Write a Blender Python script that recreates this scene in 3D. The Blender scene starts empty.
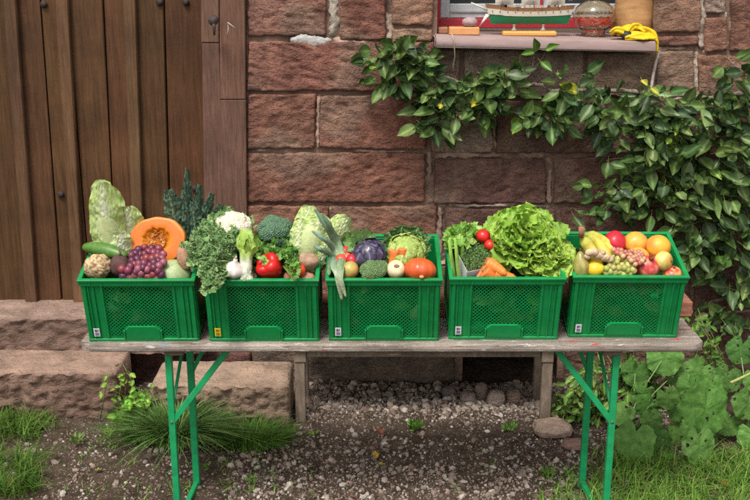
import bpy, math, random
from mathutils import Vector, Matrix, noise, Quaternion
random.seed(7)
R = random.uniform
PI = math.pi
SC = bpy.context.scene
COL = SC.collection
V = Vector
# ------------------------------------------------------------------ camera geometry
F = 1042.0; PITCH = math.radians(16.4); CAM = V((0, 0, 2.13))
FW = V((0, math.cos(PITCH), -math.sin(PITCH))); UP = V((0, math.sin(PITCH), math.cos(PITCH))); RT = V((1, 0, 0))
def ray(u, v): return FW + RT * ((u - 375) / F) - UP * ((v - 250) / F)
def PY(u, v, Y):
    d = ray(u, v); return CAM + d * (Y / d.y)
def PZ(u, v, z=0.0):
    d = ray(u, v); return CAM + d * ((z - CAM.z) / d.z)
def sstep(a, b, x):
    t = min(1, max(0, (x - a) / (b - a))); return t * t * (3 - 2 * t)
def lerp(a, b, t): return a + (b - a) * t
def mixc(a, b, t):
    t = min(1, max(0, t)); return tuple(a[i] + (b[i] - a[i]) * t for i in range(3))
def jit(c, k=.12):
    f = 1 + R(-k, k); return tuple(max(0, x * f * (1 + R(-k, k) * .35)) for x in c)
def nz(p, s=1.0): return noise.noise(V(p) * s)

# ------------------------------------------------------------------ mesh builder
class MB:
    def __init__(s): s.v = []; s.f = []; s.c = []; s.m = []
    def add(s, vs, fs, col=(1, 1, 1), M=None, mi=0):
        b = len(s.v)
        for k, p in enumerate(vs):
            q = V(p)
            s.v.append(M @ q if M is not None else q)
            s.c.append(col[k] if isinstance(col, list) else col)
        for f in fs: s.f.append([b + i for i in f]); s.m.append(mi)
    def box(s, x0, x1, y0, y1, z0, z1, col=(1, 1, 1), M=None, mi=0, bev=0.0):
        if bev <= 0:
            vs = [(x0,y0,z0),(x1,y0,z0),(x1,y1,z0),(x0,y1,z0),(x0,y0,z1),(x1,y0,z1),(x1,y1,z1),(x0,y1,z1)]
            fs = [(0,3,2,1),(4,5,6,7),(0,1,5,4),(1,2,6,5),(2,3,7,6),(3,0,4,7)]
            s.add(vs, fs, col, M, mi); return
        b = min(bev, (x1-x0)*.45, (y1-y0)*.45, (z1-z0)*.45)
        vs = []; idx = {}
        for sx in (0, 1):
            for sy in (0, 1):
                for sz in (0, 1):
                    X = (x0, x1)[sx]; Y = (y0, y1)[sy]; Z = (z0, z1)[sz]
                    ix = X + (b if sx == 0 else -b); iy = Y + (b if sy == 0 else -b); iz = Z + (b if sz == 0 else -b)
                    idx[(sx,sy,sz,'x')] = len(vs); vs.append((X, iy, iz))
                    idx[(sx,sy,sz,'y')] = len(vs); vs.append((ix, Y, iz))
                    idx[(sx,sy,sz,'z')] = len(vs); vs.append((ix, iy, Z))
        fs = []
        for a in (0, 1):
            fs.append([idx[(a,y,z,'x')] for y, z in ((0,0),(1,0),(1,1),(0,1))][::(1 if a else -1)])
            fs.append([idx[(x,a,z,'y')] for x, z in ((0,0),(0,1),(1,1),(1,0))][::(1 if a else -1)])
            fs.append([idx[(x,y,a,'z')] for x, y in ((0,0),(1,0),(1,1),(0,1))][::(1 if a else -1)])
        for p in (0, 1):
            for q in (0, 1):
                fs.append([idx[(p,q,0,'x')], idx[(p,q,1,'x')], idx[(p,q,1,'y')], idx[(p,q,0,'y')]])
                fs.append([idx[(p,0,q,'x')], idx[(p,1,q,'x')], idx[(p,1,q,'z')], idx[(p,0,q,'z')]])
                fs.append([idx[(0,p,q,'y')], idx[(1,p,q,'y')], idx[(1,p,q,'z')], idx[(0,p,q,'z')]])
                for r in (0, 1): fs.append([idx[(p,q,r,'x')], idx[(p,q,r,'y')], idx[(p,q,r,'z')]])
        s.add(vs, fs, col, M, mi)
    def tube(s, pts, rad, seg=8, col=(1, 1, 1), cap=True, flat=1.0):
        pts = [V(p) for p in pts]; n = len(pts)
        if not isinstance(rad, (list, tuple)): rad = [rad] * n
        vs = []; cs = []; fs = []; ref = None
        for i, p in enumerate(pts):
            t = (pts[min(i+1, n-1)] - pts[max(i-1, 0)])
            if t.length < 1e-9: t = V((0, 0, 1))
            t.normalize()
            if ref is None:
                ref = t.orthogonal().normalized()
            ref = (ref - t * ref.dot(t)).normalized(); b = t.cross(ref)
            for k in range(seg):
                a = 2 * PI * k / seg
                vs.append(p + (ref * math.cos(a) + b * math.sin(a) * flat) * rad[i])
                cs.append(col[i] if isinstance(col, list) else col)
        for i in range(n - 1):
            for k in range(seg):
                a = i * seg + k; b2 = i * seg + (k + 1) % seg
                fs.append((a, b2, b2 + seg, a + seg))
        if cap: fs.append(tuple(range(seg))[::-1]); fs.append(tuple((n-1) * seg + k for k in range(seg)))
        s.add(vs, fs, cs)
    def ribbon(s, pts, wid, side, col=(1, 1, 1)):
        vs = []; cs = []; fs = []
        n = len(pts)
        for i, p in enumerate(pts):
            w = wid[i]; vs.append(V(p) - side * w); vs.append(V(p) + side * w)
            c = col[i] if isinstance(col, list) else col; cs += [c, c]
        for i in range(n - 1): fs.append((2*i, 2*i+1, 2*i+3, 2*i+2))
        s.add(vs, fs, cs)
    def lathe(s, prof, seg=24, fn=None, col=(1, 1, 1), M=None, colf=None):
        vs = []; cs = []; fs = []; n = len(prof)
        for i, (r, z) in enumerate(prof):
            for k in range(seg):
                a = 2 * PI * k / seg
                p = V((r * math.cos(a), r * math.sin(a), z))
                if fn: p = fn(p, a, i / (n - 1))
                vs.append(p); cs.append(colf(p, a, i / (n - 1)) if colf else col)
        for i in range(n - 1):
            for k in range(seg):
                a = i * seg + k; b = i * seg + (k + 1) % seg
                fs.append((a, b, b + seg, a + seg))
        fs.append(tuple(range(seg))[::-1]); fs.append(tuple((n-1) * seg + k for k in range(seg)))
        s.add(vs, fs, cs, M)
    def sphere(s, c, r, seg=16, rings=10, col=(1, 1, 1), fn=None, M=None, colf=None):
        c = V(c); rr = r if isinstance(r, (tuple, list)) else (r, r, r)
        vs = []; cs = []; fs = []
        for i in range(rings + 1):
            th = PI * i / rings
            for k in range(seg):
                a = 2 * PI * k / seg
                d = V((math.sin(th) * math.cos(a), math.sin(th) * math.sin(a), math.cos(th)))
                q = V((d.x * rr[0], d.y * rr[1], d.z * rr[2]))
                if fn: q = fn(q, d)
                vs.append(c + q); cs.append(colf(q, d) if colf else col)
        for i in range(rings):
            for k in range(seg):
                a = i * seg + k; b = i * seg + (k + 1) % seg
                fs.append((a, a + seg, b + seg, b))
        s.add(vs, fs, cs, M)
    def build(s, name, mat, parent=None, smooth=True):
        me = bpy.data.meshes.new(name)
        me.from_pydata([tuple(p) for p in s.v], [], s.f)
        for m in (mat if isinstance(mat, (list, tuple)) else [mat]): me.materials.append(m)
        a = me.color_attributes.new('Col', 'FLOAT_COLOR', 'POINT')
        buf = []
        for c in s.c: buf += [c[0], c[1], c[2], 1.0]
        a.data.foreach_set('color', buf)
        me.polygons.foreach_set('material_index', s.m)
        me.polygons.foreach_set('use_smooth', [smooth] * len(s.f))
        me.validate(); me.update()
        o = bpy.data.objects.new(name, me); COL.objects.link(o)
        if parent: o.parent = parent
        return o
ICO_V = []; _t = (1 + 5 ** .5) / 2
for a, b in ((-1, _t), (1, _t), (-1, -_t), (1, -_t)): ICO_V.append(V((a, b, 0)).normalized())
for a, b in ((-1, _t), (1, _t), (-1, -_t), (1, -_t)): ICO_V.append(V((0, a, b)).normalized())
for a, b in ((_t, -1), (_t, 1), (-_t, -1), (-_t, 1)): ICO_V.append(V((a, 0, b)).normalized())
ICO_F = [(0,11,5),(0,5,1),(0,1,7),(0,7,10),(0,10,11),(1,5,9),(5,11,4),(11,10,2),(10,7,6),(7,1,8),(3,9,4),(3,4,2),(3,2,6),(3,6,8),(3,8,9),(4,9,5),(2,4,11),(6,2,10),(8,6,7),(9,8,1)]
def _sub():
    vs = [v.copy() for v in ICO_V]; fs = []; mid = {}
    def m(a, b):
        k = (min(a, b), max(a, b))
        if k not in mid: mid[k] = len(vs); vs.append(((vs[a] + vs[b]) / 2).normalized())
        return mid[k]
    for a, b, c in ICO_F:
        x, y, z = m(a, b), m(b, c), m(c, a); fs += [(a, x, z), (b, y, x), (c, z, y), (x, y, z)]
    return vs, fs
ICO2_V, ICO2_F = _sub()
def ico(mb, c, r, col, fine=False, rough=0.0, mi=0):
    c = V(c); rr = r if isinstance(r, (tuple, list)) else (r, r, r)
    q = Quaternion((R(-1, 1), R(-1, 1), R(-1, 1)), R(0, 6.28)) if rough else None
    vs = []
    for d in (ICO2_V if fine else ICO_V):
        k = 1 + (R(-rough, rough) if rough else 0)
        p = V((d.x * rr[0], d.y * rr[1], d.z * rr[2])) * k
        if q: p = q @ p
        vs.append(c + p)
    mb.add(vs, ICO2_F if fine else ICO_F, col, mi=mi)

def tag(o, label=None, cat=None, group=None, kind=None):
    if label: o['label'] = label
    if cat: o['category'] = cat
    if group: o['group'] = group
    if kind: o['kind'] = kind
    return o
def thing(name, label, cat, loc=(0, 0, 0), group=None, M=None):
    o = bpy.data.objects.new(name, None); COL.objects.link(o); o.empty_display_size = .05
    if M is not None: o.matrix_world = M
    else: o.location = loc
    return tag(o, label, cat, group)
def frame(p, z, x=None):
    z = V(z).normalized(); x = V(x) if x is not None else V((1, 0, 0))
    x = x - z * x.dot(z)
    if x.length < 1e-4: x = z.orthogonal()
    x.normalize(); y = z.cross(x)
    M = Matrix.Identity(4)
    for i in range(3): M[i][0] = x[i]; M[i][1] = y[i]; M[i][2] = z[i]; M[i][3] = p[i]
    return M

# ------------------------------------------------------------------ materials
def newmat(name):
    m = bpy.data.materials.new(name); m.use_nodes = True
    nt = m.node_tree; b = nt.nodes['Principled BSDF']
    return m, nt, b
def N(nt, t, **kw):
    n = nt.nodes.new(t)
    for k, v in kw.items():
        if k in n.inputs: n.inputs[k].default_value = v
        else: setattr(n, k, v)
    return n
def ramp(nt, fac, stops):
    r = nt.nodes.new('ShaderNodeValToRGB'); el = r.color_ramp.elements
    while len(el) < len(stops): el.new(.5)
    for e, (p, c) in zip(el, stops): e.position = p; e.color = (*c, 1) if len(c) == 3 else c
    nt.links.new(fac, r.inputs['Fac']); return r
def coords(nt, scale=(1, 1, 1), rot=(0, 0, 0)):
    tc = nt.nodes.new('ShaderNodeTexCoord'); mp = nt.nodes.new('ShaderNodeMapping')
    mp.inputs['Scale'].default_value = scale; mp.inputs['Rotation'].default_value = rot
    nt.links.new(tc.outputs['Object'], mp.inputs['Vector']); return mp.outputs['Vector']
def mul(nt, a, b, fac=1.0, mode='MULTIPLY'):
    m = nt.nodes.new('ShaderNodeMix'); m.data_type = 'RGBA'; m.blend_type = mode
    m.inputs[0].default_value = fac
    nt.links.new(a, m.inputs[6])
    if isinstance(b, tuple): m.inputs[7].default_value = (*b, 1)
    else: nt.links.new(b, m.inputs[7])
    return m.outputs[2]
def mat(name, stops=((0, (.8,)*3), (1, (1,)*3)), scale=20, detail=5, rough=.6, bump=.2, bscale=60, bdist=.002, stretch=(1, 1, 1), attr=True,
        spec=.4, trans=0.0, sss=0.0, sssr=(.3, .3, .1), metal=0, coat=0.0, extra=None, rrange=0.0, bump2=None):
    """colour = Col attribute x noise ramp; fine bump"""
    m, nt, b = newmat(name); vec = coords(nt, stretch)
    n1 = N(nt, 'ShaderNodeTexNoise', Scale=scale, Detail=detail, Roughness=.6); nt.links.new(vec, n1.inputs['Vector'])
    rp = ramp(nt, n1.outputs['Fac'], [(.3 + .4 * p, c) for p, c in stops])
    out = rp.outputs['Color']
    if attr:
        at = nt.nodes.new('ShaderNodeVertexColor'); at.layer_name = 'Col'
        out = mul(nt, out, at.outputs['Color'])
    if extra: out = extra(nt, out, vec)
    nt.links.new(out, b.inputs['Base Color'])
    b.inputs['Roughness'].default_value = rough; b.inputs['Specular IOR Level'].default_value = spec; b.inputs['Metallic'].default_value = metal
    if coat: b.inputs['Coat Weight'].default_value = coat; b.inputs['Coat Roughness'].default_value = .15
    if rrange:
        mr = N(nt, 'ShaderNodeMapRange'); mr.inputs['From Min'].default_value = .3; mr.inputs['From Max'].default_value = .7
        mr.inputs['To Min'].default_value = max(0, rough - rrange); mr.inputs['To Max'].default_value = min(1, rough + rrange)
        nt.links.new(n1.outputs['Fac'], mr.inputs['Value']); nt.links.new(mr.outputs['Result'], b.inputs['Roughness'])
    if sss:
        b.inputs['Subsurface Weight'].default_value = sss; b.inputs['Subsurface Radius'].default_value = sssr; b.inputs['Subsurface Scale'].default_value = .02
    if bump:
        n2 = N(nt, 'ShaderNodeTexNoise', Scale=bscale, Detail=6, Roughness=.65); nt.links.new(vec, n2.inputs['Vector'])
        bp = N(nt, 'ShaderNodeBump', Strength=bump, Distance=bdist); nt.links.new(n2.outputs['Fac'], bp.inputs['Height'])
        if bump2:
            s2, st2, d2, k2 = bump2; v2 = coords(nt, st2, (0, k2, 0)); n5 = N(nt, 'ShaderNodeTexNoise', Scale=s2, Detail=3, Roughness=.5, Distortion=.7); nt.links.new(v2, n5.inputs['Vector'])
            r5 = ramp(nt, n5.outputs['Fac'], [(.36, (0, 0, 0)), (.52, (1, 1, 1))]); bp2 = N(nt, 'ShaderNodeBump', Strength=1.0, Distance=d2); nt.links.new(r5.outputs['Color'], bp2.inputs['Height'])
            nt.links.new(bp2.outputs['Normal'], bp.inputs['Normal'])
        nt.links.new(bp.outputs['Normal'], b.inputs['Normal'])
    if trans:
        tr = nt.nodes.new('ShaderNodeBsdfTranslucent'); nt.links.new(out, tr.inputs['Color'])
        mx = nt.nodes.new('ShaderNodeMixShader'); mx.inputs[0].default_value = trans
        mo = nt.nodes['Material Output']
        nt.links.new(b.outputs[0], mx.inputs[1]); nt.links.new(tr.outputs[0], mx.inputs[2]); nt.links.new(mx.outputs[0], mo.inputs['Surface'])
    return m
def ex_spots(scale, thr, col, soft=.05, vecs=None):
    def f(nt, out, vec):
        if vecs is not None: vec = coords(nt, vecs)
        n = N(nt, 'ShaderNodeTexNoise', Scale=scale, Detail=8, Roughness=.7); nt.links.new(vec, n.inputs['Vector'])
        r = ramp(nt, n.outputs['Fac'], [(thr, (0, 0, 0)), (min(1, thr + soft), (1, 1, 1))])
        m = nt.nodes.new('ShaderNodeMix'); m.data_type = 'RGBA'
        nt.links.new(r.outputs['Color'], m.inputs[0]); nt.links.new(out, m.inputs[6]); m.inputs[7].default_value = (*col, 1)
        return m.outputs[2]
    return f
def chain(*fs):
    def f(nt, out, vec):
        for g in fs: out = g(nt, out, vec)
        return out
    return f
G = (.8, .8, .8); W1 = (1.15, 1.15, 1.15)
M = {}
M['stone'] = mat('sandstone', ((0, (.55, .52, .52)), (.5, (.95, .95, .95)), (1, (1.35, 1.3, 1.25))), 9, 10, .92, 1.0, 75, .010, spec=.12, bump2=(34, (1, 1, 2.4), .0042, .35),
                 extra=chain(ex_spots(5, .62, (.27, .19, .15), .16), ex_spots(8, .60, (.075, .042, .038), .16), ex_spots(60, .64, (.34, .22, .17), .1), ex_spots(40, .66, (.05, .03, .027), .08)))
M['mortar'] = mat('mortar', ((0, (.6, .6, .6)), (1, (1.2, 1.2, 1.2))), 14, 8, .95, .9, 70, .008, spec=.1, extra=ex_spots(7, .58, (.1, .06, .045), .1))
M['step'] = mat('step_stone', ((0, (.6, .58, .57)), (1, (1.25, 1.22, 1.2))), 7, 10, .92, .9, 110, .005, spec=.12, bump2=(30, (1, 1, 2.6), .0035, .1),
                extra=chain(ex_spots(5, .56, (.13, .09, .07), .2), ex_spots(60, .66, (.42, .33, .27), .1), ex_spots(35, .66, (.07, .05, .04), .1)))
def wood(name, cA, cB, cC, st=(1, 1, 14), rough=.65, scale=5, bump=.5, extra=None):
    m, nt, b = newmat(name)
    vec = coords(nt, (st[0], st[1], st[2]))
    n1 = N(nt, 'ShaderNodeTexNoise', Scale=scale, Detail=10, Roughness=.7, Distortion=.6); nt.links.new(vec, n1.inputs['Vector'])
    r = ramp(nt, n1.outputs['Fac'], [(.3, cA), (.5, cB), (.72, cC)])
    v2 = coords(nt, (1, 1, 1)); n3 = N(nt, 'ShaderNodeTexNoise', Scale=3.5, Detail=6, Roughness=.6); nt.links.new(v2, n3.inputs['Vector'])
    r3 = ramp(nt, n3.outputs['Fac'], [(.3, (.62,)*3), (.7, (1.3,)*3)])
    out = mul(nt, r.outputs['Color'], r3.outputs['Color'])
    at = nt.nodes.new('ShaderNodeVertexColor'); at.layer_name = 'Col'; out = mul(nt, out, at.outputs['Color'])
    if extra: out = extra(nt, out, v2)
    nt.links.new(out, b.inputs['Base Color']); b.inputs['Roughness'].default_value = rough; b.inputs['Specular IOR Level'].default_value = .3
    n2 = N(nt, 'ShaderNodeTexNoise', Scale=scale * 5, Detail=8, Roughness=.7); nt.links.new(vec, n2.inputs['Vector'])
    bp = N(nt, 'ShaderNodeBump', Strength=bump, Distance=.004); nt.links.new(n2.outputs['Fac'], bp.inputs['Height']); nt.links.new(bp.outputs['Normal'], b.inputs['Normal'])
    return m
M['door'] = wood('door_wood', (.048, .0215, .009), (.084, .039, .016), (.125, .062, .028), (16, 16, .7), .55,
                 extra=chain(ex_spots(50, .71, (.28, .17, .1), .06, (1, 1, .35)), ex_spots(4, .6, (.05, .026, .015), .2, (4, 4, .5))))
M['batten'] = wood('batten_wood', (.070, .034, .017), (.115, .060, .030), (.175, .098, .052), (18, 18, .8), .55)
M['post'] = wood('post_wood', (.075, .038, .026), (.13, .070, .050), (.19, .112, .082), (22, 22, 1.2), .75,
                 extra=ex_spots(60, .70, (.36, .25, .2), .06, (1, 1, .3)))
M['tabletop'] = wood('weathered_tabletop', (.13, .10, .08), (.34, .285, .24), (.56, .51, .46), (1.2, 30, 30), .8, 5, .8,
                     extra=chain(ex_spots(7, .60, (.40, .11, .10), .03, (.8, 5, 6)), ex_spots(6, .63, (.2, .25, .33), .04, (.7, 5, 3)), ex_spots(22, .6, (.62, .58, .54), .04, (.6, 3, 3)),
                                 ex_spots(30, .60, (.10, .07, .055), .06, (.5, 4, 4)), ex_spots(9, .63, (.42, .10, .09), .03, (1, 2, 2)), ex_spots(60, .66, (.07, .055, .05), .05)))
M['beam'] = wood('beam_wood', (.2, .07, .045), (.36, .15, .1), (.5, .27, .19), (1, 16, 16), .8, 6, .6)
M['bench'] = wood('bench_wood', (.13, .1, .075), (.22, .17, .13), (.32, .26, .2), (6, 20, 2), .85, 5, .6)
M['soil'] = mat('soil', ((0, (.42, .4, .38)), (1, (1.3, 1.28, 1.25))), 14, 12, .97, 1.0, 40, .02, spec=.1, extra=ex_spots(70, .62, (.20, .16, .13), .06))
M['pebble'] = mat('pebble', ((0, (.75,)*3), (1, (1.2,)*3)), 60, 4, .85, .4, 200, .002, spec=.25)
M['leaf'] = mat('glossy_leaf', ((0, (.75,)*3), (1, (1.25,)*3)), 30, 4, .38, .35, 120, .002, spec=.38, trans=.18, rrange=.08)
M['softleaf'] = mat('soft_leaf', ((0, (.75,)*3), (1, (1.2,)*3)), 45, 8, .62, .8, 90, .004, spec=.12, trans=.12)
M['veg'] = mat('vegetable_leaf', ((0, (.82,)*3), (1, (1.15,)*3)), 60, 5, .42, .45, 170, .003, spec=.45, trans=.25)
M['vegthick'] = mat('vegetable_flesh', ((0, (.85,)*3), (1, (1.1,)*3)), 60, 5, .4, .25, 150, .002, spec=.45, sss=.15)
M['kale'] = mat('kale_leaf', ((0, (.7,)*3), (1, (1.25,)*3)), 70, 5, .5, .9, 160, .006, spec=.4, trans=.12)
M['grass'] = mat('grass_blade', ((0, (.8,)*3), (1, (1.15,)*3)), 10, 3, .6, 0, spec=.15, trans=.25)
M['bark'] = mat('bark', ((0, (.6,)*3), (1, (1.2,)*3)), 40, 8, .9, .8, 120, .004, spec=.15)
M['plastic'] = mat('green_plastic', ((0, (.85,)*3), (1, (1.1,)*3)), 18, 6, .38, .12, 260, .001, spec=.45, rrange=.1,
                   extra=chain(ex_spots(45, .66, (.05, .30, .13), .1), ex_spots(7, .60, (.03, .15, .055), .2), ex_spots(30, .70, (.16, .36, .22), .04, (1, 6, .5)), ex_spots(120, .72, (.16, .15, .09), .05)))
_nt = M['plastic'].node_tree; _b = _nt.nodes['Principled BSDF']; _src = _b.inputs['Base Color'].links[0].from_socket
_oi = _nt.nodes.new('ShaderNodeObjectInfo'); _r = ramp(_nt, _oi.outputs['Random'], [(0, (.88, .92, .9)), (1, (1.12, 1.06, 1.1))]); _nt.links.new(mul(_nt, _src, _r.outputs['Color']), _b.inputs['Base Color'])
M['steel'] = mat('green_painted_steel', ((0, (.8,)*3), (1, (1.15,)*3)), 25, 6, .42, .2, 120, .001, spec=.5, extra=chain(ex_spots(45, .66, (.20, .16, .12), .04), ex_spots(12, .6, (.02, .13, .07), .15), ex_spots(90, .68, (.12, .06, .03), .05)))
M['iron'] = mat('rusty_iron', ((0, (.5,)*3), (1, (1.4,)*3)), 60, 6, .7, .6, 150, .002, spec=.4, metal=.3)
M['skin'] = mat('fruit_skin', ((0, (.68,)*3), (1, (1.16,)*3)), 28, 8, .36, .15, 160, .001, spec=.5, sss=.06, rrange=.12, extra=ex_spots(130, .70, (.30, .18, .08), .06))
M['rind'] = mat('citrus_rind', ((0, (.92,)*3), (1, (1.07,)*3)), 25, 4, .4, .5, 230, .002, spec=.5, sss=.08)
M['matte'] = mat('root_skin', ((0, (.65,)*3), (1, (1.2,)*3)), 50, 8, .75, .7, 110, .004, spec=.25,)
M['plain'] = mat('painted', ((0, (.9,)*3), (1, (1.06,)*3)), 30, 5, .55, .1, 100, .001)
M['cloth'] = mat('yellow_cloth', ((0, (.85,)*3), (1, (1.1,)*3)), 30, 5, .6, .3, 300, .001)
M['paper'] = mat('paper', ((0, (.9,)*3), (1, (1.05,)*3)), 30, 5, .6, .1, 100, .001)
M['sill'] = mat('sill_paint', ((0, (.8,)*3), (1, (1.12,)*3)), 14, 8, .6, .3, 60, .002, stretch=(.5, 2, 2), extra=ex_spots(30, .68, (.33, .27, .25), .06))
M['log'] = wood('log_wood', (.33, .17, .07), (.45, .25, .11), (.56, .34, .17), (3, 3, 30), .5, 2, .15)
def glassmat(name, col, rough=.03):
    m, nt, b = newmat(name)
    b.inputs['Base Color'].default_value = (*col, 1); b.inputs['Roughness'].default_value = rough
    b.inputs['Transmission Weight'].default_value = 1.0; b.inputs['IOR'].default_value = 1.45
    vec = coords(nt); n = N(nt, 'ShaderNodeTexNoise', Scale=45.0, Detail=2); nt.links.new(vec, n.inputs['Vector'])
    bp = N(nt, 'ShaderNodeBump', Strength=.25, Distance=.004); nt.links.new(n.outputs['Fac'], bp.inputs['Height']); nt.links.new(bp.outputs['Normal'], b.inputs['Normal'])
    return m
M['glass'] = glassmat('amber_glass', (.93, .85, .70))
mm, nt_, b_ = newmat('window_glass'); M['pane'] = mm
b_.inputs['Base Color'].default_value = (.03, .035, .04, 1); b_.inputs['Roughness'].default_value = .06
_v = coords(nt_); _n = N(nt_, 'ShaderNodeTexNoise', Scale=3.0); nt_.links.new(_v, _n.inputs['Vector'])
_b = N(nt_, 'ShaderNodeBump', Strength=.1, Distance=.01); nt_.links.new(_n.outputs['Fac'], _b.inputs['Height']); nt_.links.new(_b.outputs['Normal'], b_.inputs['Normal'])

# ------------------------------------------------------------------ ground
def gh(x, y):
    h = .018 * nz((x, y, 0), 1.7) + .009 * nz((x, y, 3), 6) + .004 * nz((x, y, 5), 22)
    return h
def steps(a, b, n): return [lerp(a, b, i / n) for i in range(n + 1)]
gx = [-60, -30, -12, -6, -4, -3] + steps(-2.4, 2.4, 200) + [3, 4, 6, 12, 30, 60]
gy = [-60, -30, -12, -5, -2, 0, 1.5, 2.5] + steps(3.2, 5.2, 90) + [6, 9, 20, 60]
mb = MB(); vs = []; cs = []; fs = []
for y in gy:
    for x in gx:
        vs.append((x, y, gh(x, y)))
        k = .5 + .5 * nz((x, y, 9), 2.2)
        cs.append(mixc((.115, .085, .064), (.066, .048, .036), k))
nx = len(gx)
for j in range(len(gy) - 1):
    for i in range(nx - 1): fs.append((j*nx+i, j*nx+i+1, (j+1)*nx+i+1, (j+1)*nx+i))
mb.add(vs, fs, cs)
tag(mb.build('ground', M['soil']), kind='structure')

# gravel
mb = MB()
def pebble(x, y, s, col=None):
    col = col or random.choice([(.26, .215, .18), (.34, .29, .25), (.18, .13, .105), (.44, .39, .35), (.23, .185, .155), (.15, .11, .09), (.27, .20, .165)])
    ico(mb, (x, y, gh(x, y) + s * R(.0, .35)), (s, s * R(.6, .95), s * R(.45, .75)), jit(col, .15), rough=.16)
def gdens(u, v):
    d = .33
    d += .8 * math.exp(-((v - 398) / 22.) ** 2) * (1 if 296 < u < 560 else .2)
    d += .55 * (1 if 230 < u < 600 and v > 440 else 0)
    d += .5 * nz((u * .02, v * .03, 0)) + .35 * nz((u * .06, v * .08, 4))
    if u < 230: d *= .55
    if 300 < u < 560 and 425 < v < 465: d *= .55
    return d
cnt = 0
while cnt < 15000:
    x = R(-1.6, 1.5); y = R(3.55, 4.86)
    z = y * math.cos(PITCH) + 2.13 * math.sin(PITCH); u = 375 + F * x / z
    dy = (2.13 / y); v = 250 + F * math.tan(math.atan(dy) - PITCH)
    if R(0, 1.25) > gdens(u, v): continue
    s = .0026 + .0068 * R(0, 1) ** 2.4
    if R(0, 1) < .06: s = R(.011, .019)
    if 300 < u < 560 and v < 412: s *= 1.5
    pebble(x, y, s); cnt += 1
OV = [V((1,0,0)), V((-1,0,0)), V((0,1,0)), V((0,-1,0)), V((0,0,1))]; OF = [(0,2,4),(2,1,4),(1,3,4),(3,0,4)]
for k in range(30000):
    x = R(-1.65, 1.6); y = R(3.55, 4.84); s = R(.0016, .0046); a = R(0, 6.28); ca, sa = math.cos(a) * s, math.sin(a) * s; z = gh(x, y)
    if nz((x * 3, y * 3, 2)) < -.25 and R(0, 1) < .7: continue
    c = jit(random.choice([(.20, .165, .14), (.15, .115, .09), (.26, .22, .19), (.11, .08, .06), (.33, .29, .26)]), .15)
    mb.add([V((x + p_.x * ca - p_.y * sa, y + p_.x * sa + p_.y * ca, z - .001 + p_.z * s * .7)) for p_ in OV], OF, c)
tag(mb.build('gravel', M['pebble'], smooth=False), 'pale crushed gravel scattered over the brown soil under the table', 'gravel', kind='stuff')

def rock(name, label, u, v, w, h, d=None, col=(.3, .23, .19), group=None, z=0, Mx=None, rot=0.0, cat='stone'):
    p = PZ(u, v, 0); s = (p - CAM).dot(FW) / F
    mb = MB(); rx, rz = w * s / 2, h * s / 2; ry = d * s / 2 if d else rx * .8
    sd = R(0, 50)
    def fn(q, dd):
        k = 1 + .16 * nz((dd.x + sd, dd.y, dd.z), 1.7) + .05 * nz((dd.x + sd, dd.y, dd.z), 5)
        e = max(abs(dd.x), abs(dd.y), abs(dd.z)); k *= (1 / e) ** .35
        return q * k
    mb.sphere((0, 0, rz * .75), (rx, ry, rz), 24, 16, jit(col, .08), fn)
    o = mb.build(name, Mx or M['step']); o.location = (p.x, p.y + ry * .3, gh(p.x, p.y)); o.rotation_euler.z = rot
    return tag(o, label, cat, group)
g_ = 'round stones at the foot of the wall'
rock('stone', 'dark rounded stone leftmost of the row at the back of the gravel', 449, 397, 15, 12, None, (.2, .16, .15), g_)
rock('stone', 'grey oval stone in the stone row, left of the tallest one', 468, 403, 16, 13, None, (.26, .21, .19), g_)
rock('stone', 'tall upright brown stone in the row behind the gravel', 481, 399, 14, 18, None, (.30, .22, .19), g_)
rock('stone', 'largest rounded pale stone in the row behind the gravel', 496, 406, 18, 18, None, (.30, .24, .21), g_)
rock('stone', 'flat brownish stone at the right end of the stone row in shade', 513, 402, 16, 14, None, (.33, .24, .20), g_)
rock('paving_stone', 'flat pale reddish stone beside the foot of the right bench leg', 553, 436, 40, 13, 34, (.36, .27, .22), None)
rock('paving_stone', 'small reddish flat stone below the larger flat stone on the right', 574, 449, 24, 9, 18, (.30, .19, .16), None)
rock('stone', 'small reddish brown stone at the lower left in the grass', 9, 487, 13, 9, None, (.26, .13, .1), None)

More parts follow.
